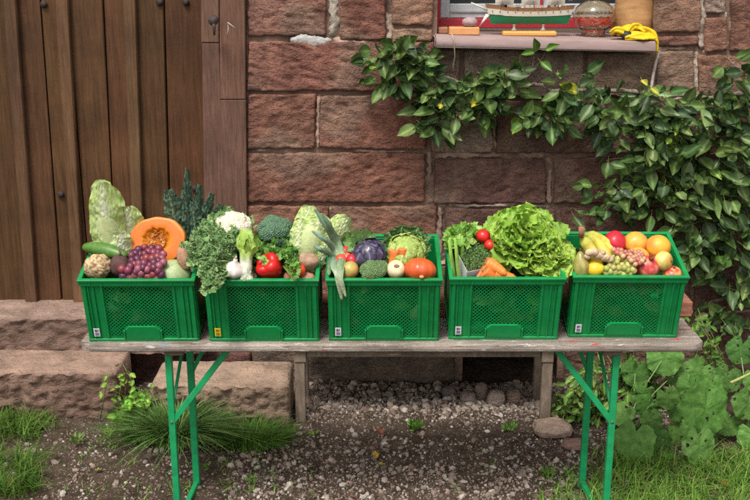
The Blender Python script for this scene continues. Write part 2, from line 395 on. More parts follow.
# ------------------------------------------------------------------ stone wall
YW = 4.90
wall = thing('stone_wall', 'rough red sandstone block wall with pale mortar joints behind the table', 'wall', (0, 0, 0))
mb = MB()
PAL = [(.22, .098, .070), (.19, .085, .064), (.25, .118, .086), (.16, .075, .060), (.20, .10, .078)]
def block(c4, col, proud=.015, ang=None, amp=1.05, res=.0095, soft=.010):
    """c4: TL TR BR BL world points on the wall plane"""
    TL, TR, BR, BL = c4
    w = ((TR - TL).length + (BR - BL).length) / 2; h = ((TL - BL).length + (TR - BR).length) / 2
    nx = max(6, int(w / res)); ny = max(5, int(h / res)); sd = R(0, 90)
    ang = R(-.5, .5) if ang is None else ang; ca, sa = math.cos(ang), math.sin(ang)
    vs = []; cs = []; fs = []
    for j in range(ny + 1):
        for i in range(nx + 1):
            a = i / nx; b = j / ny
            p = (TL * (1-a) + TR * a) * (1-b) + (BL * (1-a) + BR * a) * b
            de = min(a * w, (1-a) * w, b * h, (1-b) * h); cr = min(min(a, 1-a) * w, .03) + min(min(b, 1-b) * h, .03)
            e = sstep(0, soft, de); 
            edge = (de < 1e-6)
            k1 = nz((p.x, sd, p.z), 11); k2 = nz((p.x, sd + 3, p.z), 30)
            p = p + V((k1 * .008 + k2 * .004, 0, nz((p.x, sd + 8, p.z), 11) * .008 + nz((p.x, sd + 8, p.z), 30) * .005)) * (1 if de < .03 else .3)
            xx = p.x * ca + p.z * sa; zz = -p.x * sa + p.z * ca
            ch = 1 - abs(nz((xx * 9, sd, zz * 42))) * 2
            pit = min(0, nz((xx * 24, sd + 5, zz * 48)) + .10); d = proud * math.sqrt(max(e, 0)) + amp * e * (.008 * nz((p.x, sd, p.z), 5) + .002 * k1 + .004 * k2 + .005 * ch + .014 * pit)
            y = YW - d if not edge else YW + .04
            vs.append((p.x, y, p.z))
            s_ = .5 + .5 * nz((p.x, sd + 20, p.z), 4)
            s2_ = sstep(.55, .8, .5 + .7 * nz((p.x * 1.3, sd + 33, p.z * 1.3), 3)); cs.append(mixc(mixc(col, (col[0] * 1.18, col[1] * 1.35, col[2] * 1.4), s_), (.24, .17, .13), s2_ * .55))
    for j in range(ny):
        for i in range(nx):
            a = j * (nx + 1) + i; fs.append((a, a + nx + 1, a + nx + 2, a + 1))
    mb.add(vs, fs, cs)
def pblock(x0, y0, x1, y1, col=None, sk=(0, 0, 0, 0), **kw):
    j = lambda: R(-.8, .8)
    x0 -= .9; y0 -= .9; x1 += .9; y1 += .9
    c4 = [PY(x0 + j(), y0 + sk[0] + j(), YW), PY(x1 + j(), y0 + sk[1] + j(), YW), PY(x1 + j(), y1 + sk[2] + j(), YW), PY(x0 + j(), y1 + sk[3] + j(), YW)]
    block(c4, jit(col or random.choice(PAL), .13), **kw)
RD = (.225, .103, .075); DK = (.15, .080, .064); GY = (.27, .185, .145); LT = (.29, .165, .118); SM = (.245, .118, .086)
B = [(247, -20, 327, 37, SM), (339, -20, 387, 40, RD), (392, -22, 433, 26, LT), (392, 28, 433, 42, LT), (247, 41, 438, 91, RD), (247, 94, 316, 148, RD), (320, 94, 427, 148, SM),
     (247, 152, 425, 202, RD), (434, 158, 546, 203, DK), (553, 158, 640, 203, DK), (430, 99, 492, 152, GY), (496, 99, 600, 153, DK), (436, 49, 460, 95, GY), (464, 50, 583, 96, GY),
     (587, 52, 652, 96, GY), (247, 205, 329, 262, SM), (332, 205, 436, 262, RD), (445, 208, 557, 262, DK), (561, 207, 660, 262, DK), (604, 99, 690, 154, DK), (656, -10, 701, 32, LT), (656, 34, 699, 46, SM),
     (703, 17, 727, 51, SM), (703, -20, 726, 14, GY), (730, -20, 790, 51, RD), (656, 50, 694, 96, LT), (698, 55, 790, 97, SM), (694, 101, 790, 154, SM), (645, 158, 730, 203, RD), (734, 158, 790, 203, DK),
     (664, 207, 790, 262, DK), (247, 265, 350, 325, RD), (354, 265, 450, 325, DK), (454, 265, 560, 325, RD), (564, 265, 690, 325, DK), (694, 265, 790, 325, DK),
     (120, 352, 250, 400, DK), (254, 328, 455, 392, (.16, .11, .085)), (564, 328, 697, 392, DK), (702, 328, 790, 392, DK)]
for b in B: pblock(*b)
# courses outside the photographed part
def course(x0, x1, z0, z1):
    z = z0
    while z < z1 - .06:
        h = min(R(.2, .27), z1 - z); 
        if z1 - z - h < .08: h = z1 - z
        x = x0
        while x < x1 - .02:
            w = min(R(.3, .7), x1 - x)
            if x1 - x - w < .15: w = x1 - x
            block([V((x + .008, YW, z + h - .008)), V((x + w - .008, YW, z + h - .008)), V((x + w - .008, YW, z + .008)), V((x + .008, YW, z + .008))], jit(random.choice(PAL), .08), res=.03, soft=.03)
            x += w
        z += h
xr = PY(790, 200, YW).x + .02; zt = PY(375, -22, YW).z
course(xr, 4.2, -.05, 3.0); course(-.60, PY(436, -22, YW).x, zt, 3.0); course(PY(656, -22, YW).x, xr, zt, 3.0)
course(-4.6, -3.0, -.05, 3.0); course(-3.0, -.62, 2.62, 3.0)
mb.build('masonry', M['stone'], wall)
# mortar body: a slab built of pieces round door and window openings
wx0 = PY(437, 40, YW).x; wx1 = PY(655, 40, YW).x; WZ0 = 1.70; WZ1 = 2.62
mb = MB(); mc = (.30, .20, .155)
def slab(x0, x1, z0, z1, y0=YW + .008, y1=5.35, res=.02):
    nx = max(1, int((x1 - x0) / res)); ny = max(1, int((z1 - z0) / res)); vs = []; fs = []; cs = []
    for j in range(ny + 1):
        for i in range(nx + 1):
            x = lerp(x0, x1, i / nx); z = lerp(z0, z1, j / ny)
            d = .009 * nz((x, 1, z), 8) + .006 * nz((x, 5, z), 25); q = .5 + .5 * nz((x, 7, z), 3)
            vs.append((x, y0 - d if 0 < i < nx and 0 < j < ny else y0, z)); cs.append(mixc(mc, (.2, .13, .1), q))
    for j in range(ny):
        for i in range(nx):
            a = j * (nx + 1) + i; fs.append((a, a + 1, a + nx + 2, a + nx + 1))
    mb.add(vs, fs, cs)
    vb = [(x0, y0, z0), (x1, y0, z0), (x1, y0, z1), (x0, y0, z1), (x0, y1, z0), (x1, y1, z0), (x1, y1, z1), (x0, y1, z1)]
    mb.add(vb, [(1, 5, 6, 2), (0, 3, 7, 4), (3, 2, 6, 7), (0, 4, 5, 1), (4, 7, 6, 5)], (.27, .15, .11))
hx0 = PY(462, 390, YW).x; hx1 = PY(556, 390, YW).x
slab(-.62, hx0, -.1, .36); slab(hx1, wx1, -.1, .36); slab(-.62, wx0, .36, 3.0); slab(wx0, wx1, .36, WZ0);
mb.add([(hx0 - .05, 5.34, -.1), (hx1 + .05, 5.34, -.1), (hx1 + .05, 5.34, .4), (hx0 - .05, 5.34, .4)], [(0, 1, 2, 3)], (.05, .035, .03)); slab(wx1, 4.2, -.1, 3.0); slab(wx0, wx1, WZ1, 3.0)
slab(-4.6, -3.0, -.1, 3.0, res=.1); slab(-3.0, -.62, 2.6, 3.0, res=.1); slab(-3.0, -.62, -.1, .22, YW + .02, res=.04)
mb.build('mortar', M['mortar'], wall)
# pale pointing smeared over the joints
mb = MB()
def smear(pts, wpx, c=(.50, .40, .33), up=.020, dens=1.0):
    P = [PY(u, v, YW) for u, v in pts]; L = [0]
    for a, q in zip(P, P[1:]): L.append(L[-1] + (q - a).length)
    n = max(4, int(L[-1] / .008)); m = 10; sd = R(0, 90); vs = []; cs = []; fs = []; w0 = wpx * 5.1 / F
    for i in range(n + 1):
        l = L[-1] * i / n; k = 0
        while k < len(L) - 2 and L[k + 1] < l: k += 1
        t = (l - L[k]) / max(1e-6, L[k + 1] - L[k]); q = P[k].lerp(P[k + 1], t); d = (P[k + 1] - P[k]).normalized(); nn = V((-d.z, 0, d.x))
        for j in range(m + 1):
            s = -1 + 2 * j / m; ww = w0 * (.95 + 1.3 * nz((l * 12 + sd, s * .8, 0)) + .9 * nz((l * 45 + sd, s, 4)))
            r = q + nn * s * max(.003, ww); e = 1 - abs(s) ** 3; env = sstep(0, .06, i / n) * sstep(0, .06, 1 - i / n)
            y = YW + .016 - (up + .010) * e * env * max(.15, min(1, .75 + 1.6 * nz((r.x, sd, r.z), 9))) - .006 * nz((r.x, sd, r.z), 40) - .004 * nz((r.x, sd, r.z), 90)
            vs.append((r.x, y, r.z)); cs.append(mixc(c, (c[0] * .6, c[1] * .5, c[2] * .48), .38 + .9 * nz((r.x, sd, r.z), 14)))
    for i in range(n):
        for j in range(m): a = i * (m + 1) + j; fs.append((a, a + 1, a + m + 2, a + m + 1))
    mb.add(vs, fs, cs)
PKM = (.46, .33, .26); GM = (.52, .44, .37)
smear([(333, -8), (332, 6), (335, 22), (334, 38)], 5, (.5, .46, .40)); smear([(389, -8), (389, 14), (391, 30), (389, 42)], 4, GM); smear([(330, 38), (350, 41), (376, 43), (400, 43), (434, 44)], 4, PKM)
smear([(430, 155), (460, 155), (495, 156), (548, 156)], 4, (.38, .27, .21)); smear([(318, 94), (319, 120), (318, 150)], 2.6, PKM); smear([(430, 150), (430, 180), (432, 205)], 4.5, (.40, .29, .23))
smear([(549, 155), (550, 180), (549, 206)], 3.5, PKM); smear([(436, 203), (480, 205), (530, 204), (556, 206)], 3.2, (.46, .37, .31)); smear([(441, 205), (440, 230), (441, 262)], 4.5, (.40, .30, .25))
smear([(515, 97), (540, 96), (590, 98)], 3.5, GM); smear([(702, -8), (702, 16), (699, 34), (700, 50)], 4.5, GM); smear([(702, 15), (728, 16)], 3, GM); smear([(700, 52), (728, 52), (731, 30), (728, -8)], 3.5, PKM)
smear([(655, 48), (680, 48), (700, 49)], 3, GM); smear([(696, 50), (696, 75), (697, 98)], 4, GM); smear([(436, 44), (437, 70), (436, 96)], 3.5, GM); smear([(493, 98), (494, 125), (494, 152)], 2.5, PKM)
smear([(252, 150), (330, 151), (425, 151)], 1.8, PKM, .012); smear([(330, 205), (331, 235), (331, 262)], 2, PKM); smear([(250, 263), (350, 264), (450, 263), (560, 264)], 3, PKM); smear([(600, 98), (602, 130), (604, 156)], 3, PKM)
smear([(655, 98), (700, 99), (760, 99)], 2.5, PKM); smear([(350, 264), (351, 295), (352, 326)], 4, GM); smear([(452, 264), (452, 326)], 4, PKM); smear([(562, 264), (563, 326)], 4, GM)
mb.build('pointing', M['mortar'], wall)
mb = MB()
for (u, v, r_) in ((296, 40, 4), (303, 39, 6), (312, 41, 7), (321, 42, 6), (327, 40, 3), (308, 46, 3)):
    p = PY(u, v, YW - .010); s = r_ * 5.1 / F
    mb.sphere(p, (s * 1.4, .006, s * .7), 24, 14, (.40, .39, .38), lambda q, d: q * (1 + .45 * nz((d.x + u, d.y, d.z), 4)))
tag(mb.build('paint_patch', M['plain'], wall), 'patch of whitish paint on the joint')

# ------------------------------------------------------------------ door, frame, steps
YD = 5.03
door = thing('wooden_door', 'old dark brown plank door with narrow vertical cover strips', 'door', (-1.9, YD, .384))
def dl(u, v, Y=YD): return PY(u, v, Y) - V((-1.9, YD, .384))
mb = MB()
zb = .0; ztp = 2.25
edges_px = [(-330, -270), (-265, -215), (-200, -150), (-130, -90), (-66, -34), (-15, 10), (28, 46), (80, 100), (104, 114), (148, 158), (164, 172), (206, 209)]
def vline(ub, ut):   # line through pixel ut at y=0 and ub at y=300, on the door plane, continued to full height
    a = dl(ub, 300); b = dl(ut, 0); k = (ztp - a.z) / (b.z - a.z)
    return V((a.x, 0, 0)), V((a.x + (b.x - a.x) * k, 0, ztp))
joints = [(-330, -300), (-250, -235), (-175, -165), (-100, -98), (-40, -62), (27, 5), (62, 40), (91, 66), (117, 103), (145, 129), (172, 164), (212, 207)]
for k in range(len(joints) - 1):
    (a0, a1), (b0, b1) = [vline(*joints[k]), vline(*joints[k + 1])]
    g = .0035; dpt = R(0, .006); c = jit((1, 1, 1), .16)
    n = 10; vs = []; fs = []
    for i in range(n + 1):
        t = i / n; xl = lerp(a0.x, a1.x, t) + g; xr_ = lerp(b0.x, b1.x, t) - g; z = ztp * t
        w = .003 * math.sin(t * 5 + k)
        for (x, y) in ((xl, .03), (xl, dpt + .003), (xl + .004, dpt + w), (xr_ - .004, dpt + w), (xr_, dpt + .003), (xr_, .03)): vs.append((x, y, z))
    for i in range(n):
        for j in range(5): fs.append((i*6+j, i*6+j+1, i*6+j+7, i*6+j+6))
    mb.add(vs, fs, c)
mb.box(-1.2, .95, .03, .07, 0, ztp, (.4, .4, .4))
mb.build('plank_panel', M['door'], door, smooth=False)
for (l0, l1, r0, r1) in ((27, 5, 39, 18), (75, 57, 86, 70), (136, 124, 147, 137), (-36, -62, -22, -48), (-110, -118, -94, -104), (-200, -205, -184, -190)):
    a, a2 = vline(l0, l1); b, b2 = vline(r0, r1); mb = MB(); n = 14; vs = []; fs = []
    for i in range(n + 1):
        t = i / n; x0 = lerp(a.x, a2.x, t); x1 = lerp(b.x, b2.x, t); z = ztp * t; w = .002 * nz((l0, t * 6, 0), 1)
        for (x, y) in ((x0, -.001), (x0 + w, -.026), (x0 + .005, -.034), (x1 - .005, -.034), (x1 + w, -.026), (x1, -.001)): vs.append((x, y, z))
    for i in range(n):
        for j in range(5): fs.append((i*6+j, i*6+j+1, i*6+j+7, i*6+j+6))
    fs.append((0, 1, 2, 3, 4, 5)); mb.add(vs, fs, jit((1, 1, 1), .1))
    mb.build('cover_strip', M['batten'], door, smooth=False)
for (u, v) in ((44, 4), (160, 2), (186, 2), (61, 194), (195, 188)):
    mb = MB(); mb.sphere((0, 0, 0), (.017, .012, .017), 12, 8, (.05, .035, .035), lambda q, d: q * (1 + .1 * nz(d, 3)))
    o = mb.build('nail_head', M['iron'], door); o.location = dl(u, v) + V((0, -.006, 0))
# frame post
fr = thing('door_frame', 'weathered reddish wooden door post with patched upper piece', 'door frame', (-.75, 4.93, .384))
ox, oy, oz = -.75, 4.93, .384
def fp(u, v, Y=4.86): return PY(u, v, Y) - V((ox, oy, oz))
def prism(mb, pts, y0, y1, c=(1, 1, 1), bev=.003):
    n = len(pts)
    cx = sum(p[0] for p in pts) / n; cz = sum(p[1] for p in pts) / n
    ins = [(lerp(p[0], cx, min(.5, bev / max(1e-4, abs(p[0] - cx)))), lerp(p[1], cz, min(.5, bev / max(1e-4, abs(p[1] - cz))))) for p in pts]
    vs = [(x, y0, z) for x, z in ins] + [(x, y0 + bev, z) for x, z in pts] + [(x, y1, z) for x, z in pts]
    fs = [tuple(range(n))] + [(i, (i+1) % n, n + (i+1) % n, n + i)[::-1] for i in range(n)] + [(n+i, n+(i+1) % n, 2*n+(i+1) % n, 2*n+i)[::-1] for i in range(n)]
    mb.add(vs, fs, c)
def q2(*uv): return [(fp(u, v).x, fp(u, v).z) for u, v in uv]
zbot = 0.0
mb = MB()
pb0 = fp(205, 300); pb1 = fp(247, 300)
prism(mb, q2((202, 43), (219, 43), (219.5, 100), (246, 100)) + [(pb1.x, zbot), (pb0.x, zbot)], -.07, .1, (.95, .92, .92))
mb.build('post', M['post'], fr, smooth=False)
mb = MB()
prism(mb, q2((199, -90), (218.5, -90), (218.8, 42.4), (201.5, 42.4)), -.072, .1, (1.15, 1.15, 1.1))
prism(mb, q2((219.2, -90), (244.5, -90), (245.5, 99.3), (219.8, 99.3)), -.07, .1, (1.2, 1.12, 1.08))
tag(mb.build('patched_piece', M['post'], fr, smooth=False), 'lighter newer wood let into the post')
mb = MB(); mb.box(-2.3, .16, -.05, .1, 2.23, 2.40, (1, 1, 1), bev=.006); mb.build('lintel', M['post'], fr, smooth=False)
mb = MB(); mb.box(-2.32, -2.12, -.05, .1, 0, 2.23, (1, 1, 1), bev=.006); mb.build('post', M['post'], fr, smooth=False)
mb = MB(); p = fp(216, 19); mb.sphere(p + V((0, -.08, 0)), (.024, .016, .024), 14, 8, (.07, .05, .05), lambda q, d: q * (1 + .15 * nz(d, 2)))
mb.tube([p + V((0, -.08, -.005)), p + V((.003, -.092, -.03)), p + V((.002, -.085, -.065))], [.009, .008, .004], 8, (.08, .06, .05))
tag(mb.build('iron_bolt', M['iron'], fr), 'rusty iron bolt head with hooked pin')
mb = MB(); p = fp(229, 34)
mb.tube([fp(229, 35) + V((0, -.08, 0)), fp(231, 27) + V((0, -.09, 0)), fp(230, 21) + V((0, -.08, 0)), fp(237, 26) + V((0, -.085, 0))], .0022, 6, (.6, .57, .5))
tag(mb.build('string', M['plain'], fr), 'scrap of pale string hung on a nail')

def hewn(name, label, x0, x1, y0, y1, z0, z1, col, topcol, amp=.008, cat='step', tilt=0, rip=0):
    mb = MB(); sd = R(0, 40); res = .014
    def surf(nu, nv, fn, c):
        vs = []; cs = []; fs = []
        for j in range(nv + 1):
            for i in range(nu + 1):
                p, n_ = fn(i / nu, j / nv); q = .5 + .5 * nz((p.x + sd, p.y, p.z), 5)
                vs.append(p + n_); cs.append(mixc(c, tuple(k * 1.2 for k in c), q))
        for j in range(nv):
            for i in range(nu):
                a = j * (nu + 1) + i; fs.append((a, a + 1, a + nu + 2, a + nu + 1))
        mb.add(vs, fs, cs)
    r = .009
    nu = max(4, int((x1 - x0) / res))
    # profile front-bottom -> front-top (rounded) -> back
    prof = []
    nf = max(4, int((z1 - z0 - r) / res)); nt2 = max(4, int((y1 - y0 - r) / (res * 1.5)))
    for k in range(nf + 1): prof.append((y0, lerp(z0, z1 - r, k / nf), 0))
    for k in range(1, 5): a = PI / 2 * k / 5; prof.append((y0 + r - r * math.cos(a), z1 - r + r * math.sin(a), k / 5))
    for k in range(nt2 + 1): prof.append((lerp(y0 + r, y1, k / nt2), z1, 1))
    vs = []; cs = []; fs = []
    for k, (y, z, tt) in enumerate(prof):
        for i in range(nu + 1):
            t = i / nu; x = lerp(x0, x1, t); e = min(t * (x1 - x0), (1 - t) * (x1 - x0))
            f = .006 * nz((x + sd, y, z), 4) + .005 * nz((x + sd, y, z), 20) + .003 * nz((x + sd, y, z), 45)
            cz = -abs(nz((x * 16 + sd, 0, z * 60 + 1.2 * math.sin(x * 9)))) * rip
            d = V((0, -f * (1 - tt) - cz * (1 - tt) * .0 + cz * (1-tt), f * .45 * tt)) * (amp / .008)
            rr = sstep(0, .02, e); d += V((0, .012 * (1 - rr) * (1-tt), -.010 * (1 - rr)))
            ch = .014 * max(0, nz((x * 4 + sd, 2, 0)) - .15) * (1 if 0 < tt < 1 else .0)
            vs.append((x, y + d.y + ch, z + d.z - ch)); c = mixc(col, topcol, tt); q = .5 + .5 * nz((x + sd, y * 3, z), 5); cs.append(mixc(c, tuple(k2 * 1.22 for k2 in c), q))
    for k in range(len(prof) - 1):
        for i in range(nu):
            a = k * (nu + 1) + i; fs.append((a, a + 1, a + nu + 2, a + nu + 1))
    for side in (0, nu):
        ring = [k * (nu + 1) + side for k in range(len(prof))]
        base = len(vs)
        vs.append((vs[side][0], y1, z0)); cs.append(col)
        for k in range(len(ring) - 1): fs.append((ring[k], ring[k + 1], base) if side == 0 else (ring[k + 1], ring[k], base))
    # back
    vs += [(x0, y1, z0), (x1, y1, z0), (x1, y1, z1 - .01), (x0, y1, z1 - .01)]; cs += [col] * 4; b = len(vs); fs.append((b-1, b-2, b-3, b-4))
    o = V(((x0 + x1) / 2, y0, z0)); mb.add([V(p) - o for p in vs], fs, cs)
    ob = mb.build(name, M['step']); ob.location = o
    return tag(ob, label, cat)
xe = PY(118, 400, 4.48).x
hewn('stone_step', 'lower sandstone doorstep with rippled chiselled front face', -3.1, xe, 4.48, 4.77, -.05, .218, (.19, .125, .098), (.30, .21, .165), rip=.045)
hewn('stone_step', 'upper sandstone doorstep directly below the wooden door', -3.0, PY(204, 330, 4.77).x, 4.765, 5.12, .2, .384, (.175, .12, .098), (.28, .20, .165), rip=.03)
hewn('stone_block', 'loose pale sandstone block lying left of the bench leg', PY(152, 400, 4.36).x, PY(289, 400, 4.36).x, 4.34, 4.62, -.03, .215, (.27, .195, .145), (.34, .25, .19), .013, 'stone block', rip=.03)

# ------------------------------------------------------------------ window, sill and what stands on it
win = thing('window', 'red framed window with grey sash above the stone sill', 'window', ((wx0 + wx1) / 2, 5.18, 1.735))
hw = (wx1 - wx0) / 2
mb = MB(); red = (.42, .03, .045)
for a in ((-hw, -hw + .028, -.02, .03, 0, .88), (hw - .028, hw, -.02, .03, 0, .88), (-hw + .028, hw - .028, -.02, .03, 0, .045), (-hw + .028, hw - .028, -.02, .03, .85, .88)): mb.box(*a, red, bev=.003)
mb.build('frame', M['plain'], win, smooth=False)
for k, (a, b) in enumerate(((-hw + .03, -.02), (.02, hw - .03))):
    mb = MB(); g = (.46, .48, .50)
    for r4 in ((a, a + .045, .047, .84), (b - .045, b, .047, .84), (a + .045, b - .045, .047, .115), (a + .045, b - .045, .78, .84)): mb.box(r4[0], r4[1], -.005, .03, r4[2], r4[3], g, bev=.004)
    mb.box(a + .05, b - .05, -.012, -.005, .075, .083, (.38, .4, .42))
    s_ = mb.build('sash', M['plain'], win, smooth=False)
    mb = MB(); mb.box(a + .045, b - .045, .012, .018, .115, .78, (1, 1, 1)); mb.build('pane', M['pane'], s_, smooth=False)
mb = MB(); mb.box(-.02, .02, -.012, .03, .046, .85, red, bev=.003); mb.build('mullion', M['plain'], win, smooth=False)
# sill: slightly sloping to the right
sl = PY(435, 36.5, 4.765); sr = PY(657, 41.5, 4.765)
sx = (sr - sl).normalized(); sillM = frame(sl, sx.cross(V((0, 1, 0))), sx); SLEN = (sr - sl).length
mb = MB(); mb.box(0, SLEN, 0, .45, -.048, 0, (.34, .245, .235), bev=.006)
o = mb.build('window_sill', M['sill']); o.matrix_world = sillM; tag(o, 'mauve grey stone window sill carrying the model ship', 'window sill')
sn = sx.cross(V((0, 1, 0))).normalized()
if sn.z < 0: sn = -sn
def SP(u, v, h=0.0):    # point above the sill top seen at a pixel
    d = ray(u, v); o_ = sl + sn * h; return CAM + d * ((o_ - CAM).dot(sn) / d.dot(sn))
def SY(u, v, Y): return PY(u, v, Y)
def onsill(x, Y, h=0): # world point over sill at x,Y
    return V((x, Y, sl.z - (sn.x * (x - sl.x)) / sn.z + h))
YS = 4.93; sc = 5.15 / F
# model ship
pS = PY(529, 31, YS); bx = onsill(pS.x, YS)
ship = thing('model_ship', 'model sailing ship with green and white hull on a wooden stand', 'model ship', bx)
L = 84 * sc; z0h = .052
def hull(a0, a1, zA, zB, colr, name, par):
    mb = MB(); n = 20; m = 6; vs = []; fs = []
    for i in range(n + 1):
        t = i / n; w = .036 * (math.sin(PI * min(1, t * .95 + .05)) ** .55) * (1 if t > .06 else t / .06)
        sheer = .012 * (2 * t - 1) ** 2 + (.006 if t < .2 else 0)
        for j in range(m + 1):
            h = lerp(a0, a1, j / m); ww = w * (h ** .5) + .0005; x = lerp(-L / 2, L / 2, t)
            rake = (t - .5) * 2 * (1 - h) * -.03
            for sg in (-1, 1):
                vs.append((x + rake, sg * ww, z0h + .075 * h + sheer * h))
    for i in range(n):
        for j in range(m):
            for s in (0, 1):
                a = (i * (m + 1) + j) * 2 + s; b = a + (m + 1) * 2; fs.append((a, b, b + 2, a + 2))
    for i in range(n):
        a = (i * (m + 1) + m) * 2; b = a + (m + 1) * 2; fs.append((a, a + 1, b + 1, b))
    mb.add(vs, fs, colr); return mb.build(name, M['plain'], par)
hl = hull(.02, .5, 0, 0, (.015, .17, .07), 'hull', ship)
h2 = hull(.5, .82, 0, 0, (.72, .68, .58), 'upper_hull', ship)
h3 = hull(.82, 1.0, 0, 0, (.30, .15, .07), 'gunwale', ship)
mb = MB()
for k in range(11):
    t = .08 + .84 * k / 10; x = lerp(-L / 2, L / 2, t); w = .036 * (math.sin(PI * min(1, t * .95 + .05)) ** .55) * .84 ** .0 * .82
    mb.sphere((x, -w - .001, z0h + .055 + .012 * (2 * t - 1) ** 2 * .7), .0028, 8, 6, (.03, .025, .03))
mb.build('porthole', M['plain'], ship)['kind'] = 'stuff'
for k in range(3):
    x = (-.12, .0, .115)[k]; mb = MB()
    mb.tube([(x, 0, .10), (x, 0, .32)], [.0045, .002], 8, (.42, .24, .1)); mb.build('mast', M['plain'], ship)
    mb = MB(); n = 6; vs = []; fs = []
    for lv in range(2):
        zb_ = .14 + lv * .085; b = len(vs)
        for i in range(n + 1):
            for j in range(n + 1):
                t = i / n; s = j / n; vs.append((x + (t - .5) * (.085 - .02 * lv) * 1.0, -.015 - .02 * math.sin(PI * s) * math.sin(PI * t), zb_ + s * .075))
        for i in range(n):
            for j in range(n): fs.append((b + i*(n+1)+j, b + (i+1)*(n+1)+j, b + (i+1)*(n+1)+j+1, b + i*(n+1)+j+1))
        mb.tube([(x - .05, -.012, zb_ + .076), (x + .05, -.012, zb_ + .076)], .002, 6, (.4, .24, .1))
    mb.add(vs, fs, (.66, .62, .55)); mb.build('sail', M['cloth'], ship)
mb = MB()
mb.box(-.15, -.07, -.015, .015, .115, .132, (.42, .2, .08), bev=.003); mb.box(-.04, .05, -.016, .016, .115, .13, (.36, .18, .08), bev=.003); mb.box(.09, .17, -.015, .015, .115, .134, (.45, .22, .09), bev=.003)
for k in range(16): mb.box(-.02 + k * .006, -.0175 + k * .006, -.022, -.02, .128, .14, (.75, .72, .66))
for k in range(10): x = R(-.18, .18); mb.box(x, x + R(.006, .014), -.02, R(-.012, .01), .122, R(.13, .145), random.choice([(.5, .3, .15), (.1, .09, .09), (.6, .58, .5), (.3, .14, .06)]))
mb.build('deck_house', M['plain'], ship, smooth=False)
mb = MB(); mb.tube([(-L / 2 + .01, 0, .118), (-L / 2 - .065, 0, .15)], [.006, .003], 8, (.62, .6, .55)); 
mb.build('bowsprit', M['plain'], ship)
mb = MB(); a = V((-L / 2 + .005, -.004, .10)); b = V((-L / 2 - .03, -.01, .035)); c = V((-L / 2 + .022, -.006, .095))
mb.add([a, b, c, a + V((0, .002, 0)), b + V((0, .002, 0)), c + V((0, .002, 0))], [(0, 1, 2), (5, 4, 3), (0, 3, 4, 1), (1, 4, 5, 2), (2, 5, 3, 0)], (.72, .69, .64)); mb.build('jib_sail', M['cloth'], ship)
mb = MB()
for x in (-.1, -.02, .09): mb.tube([(x - .04, -.035, .115), (x, 0, .3)], .0009, 5, (.1, .08, .06)); mb.tube([(x + .04, -.035, .115), (x, 0, .3)], .0009, 5, (.1, .08, .06))
mb.tube([(-L / 2 - .065, 0, .15), (-.12, 0, .3)], .0009, 5, (.1, .08, .06)); mb.build('rigging', M['plain'], ship)['kind'] = 'stuff'
mb = MB(); mb.box(-.125, .125, -.04, .04, 0, .022, (.66, .33, .09), bev=.006); st = mb.build('stand', M['plain'], ship, smooth=False)
for x in (-.07, .065):
    mb = MB(); mb.lathe([(.012, .022), (.013, .028), (.006, .034), (.006, .046), (.009, .052)], 12, col=(.35, .3, .24)); o = mb.build('pedestal', M['plain'], st); o.location = (x, 0, 0)
# glass globe
pg = onsill(PY(594, 20, 4.98).x, 4.98)
gl = thing('glass_lamp_globe', 'clear amber tinted glass globe between model ship and log', 'glass globe', pg)
mb = MB(); r = .098; prof = [(.05, .002), (.058, .0), (.06, .008), (.05, .016)]
for k in range(1, 18): a = -1.1 + 2.45 * k / 17; prof.append((r * math.cos(a) , .092 + .078 * math.sin(a)))
prof += [(.034, .172), (.038, .182), (.030, .184)]
prof2 = [(max(.004, p - .004), z + (.003 if i < 6 else 0)) for i, (p, z) in enumerate(prof)][::-1]
mb.lathe([p for p in prof] + prof2, 40, fn=lambda p, a, t: V((p.x * (1 + .008 * math.sin(a * 16)), p.y * (1 + .008 * math.sin(a * 16)), p.z)))
mb.build('globe', M['glass'], gl)
mb = MB(); mb.lathe([(.026, .182), (.032, .184), (.032, .192), (.026, .194), (.01, .195)], 24, col=(.5, .42, .25)); mb.build('collar', M['iron'], gl)
# log
pl = onsill(PY(633, 30, 5.02).x, 5.02); tp = PY(641, -45, 5.04)
ax = (tp - pl).normalized()
mb = MB(); mb.lathe([(.02, 0), (.088, .0), (.096, .006), (.097, .1), (.099, .25), (.1, .4), (.095, .43), (.02, .43)], 36, fn=lambda p, a, t: p * 1.0 + V((.004 * nz((math.cos(a), math.sin(a), p.z * 4), 2), 0, 0)), col=(1, 1, 1))
o = mb.build('wooden_log', M['log']); o.matrix_world = frame(pl + V((0, 0, .008)), ax); tag(o, 'smooth pale debarked round log leaning behind the yellow cloth', 'log')
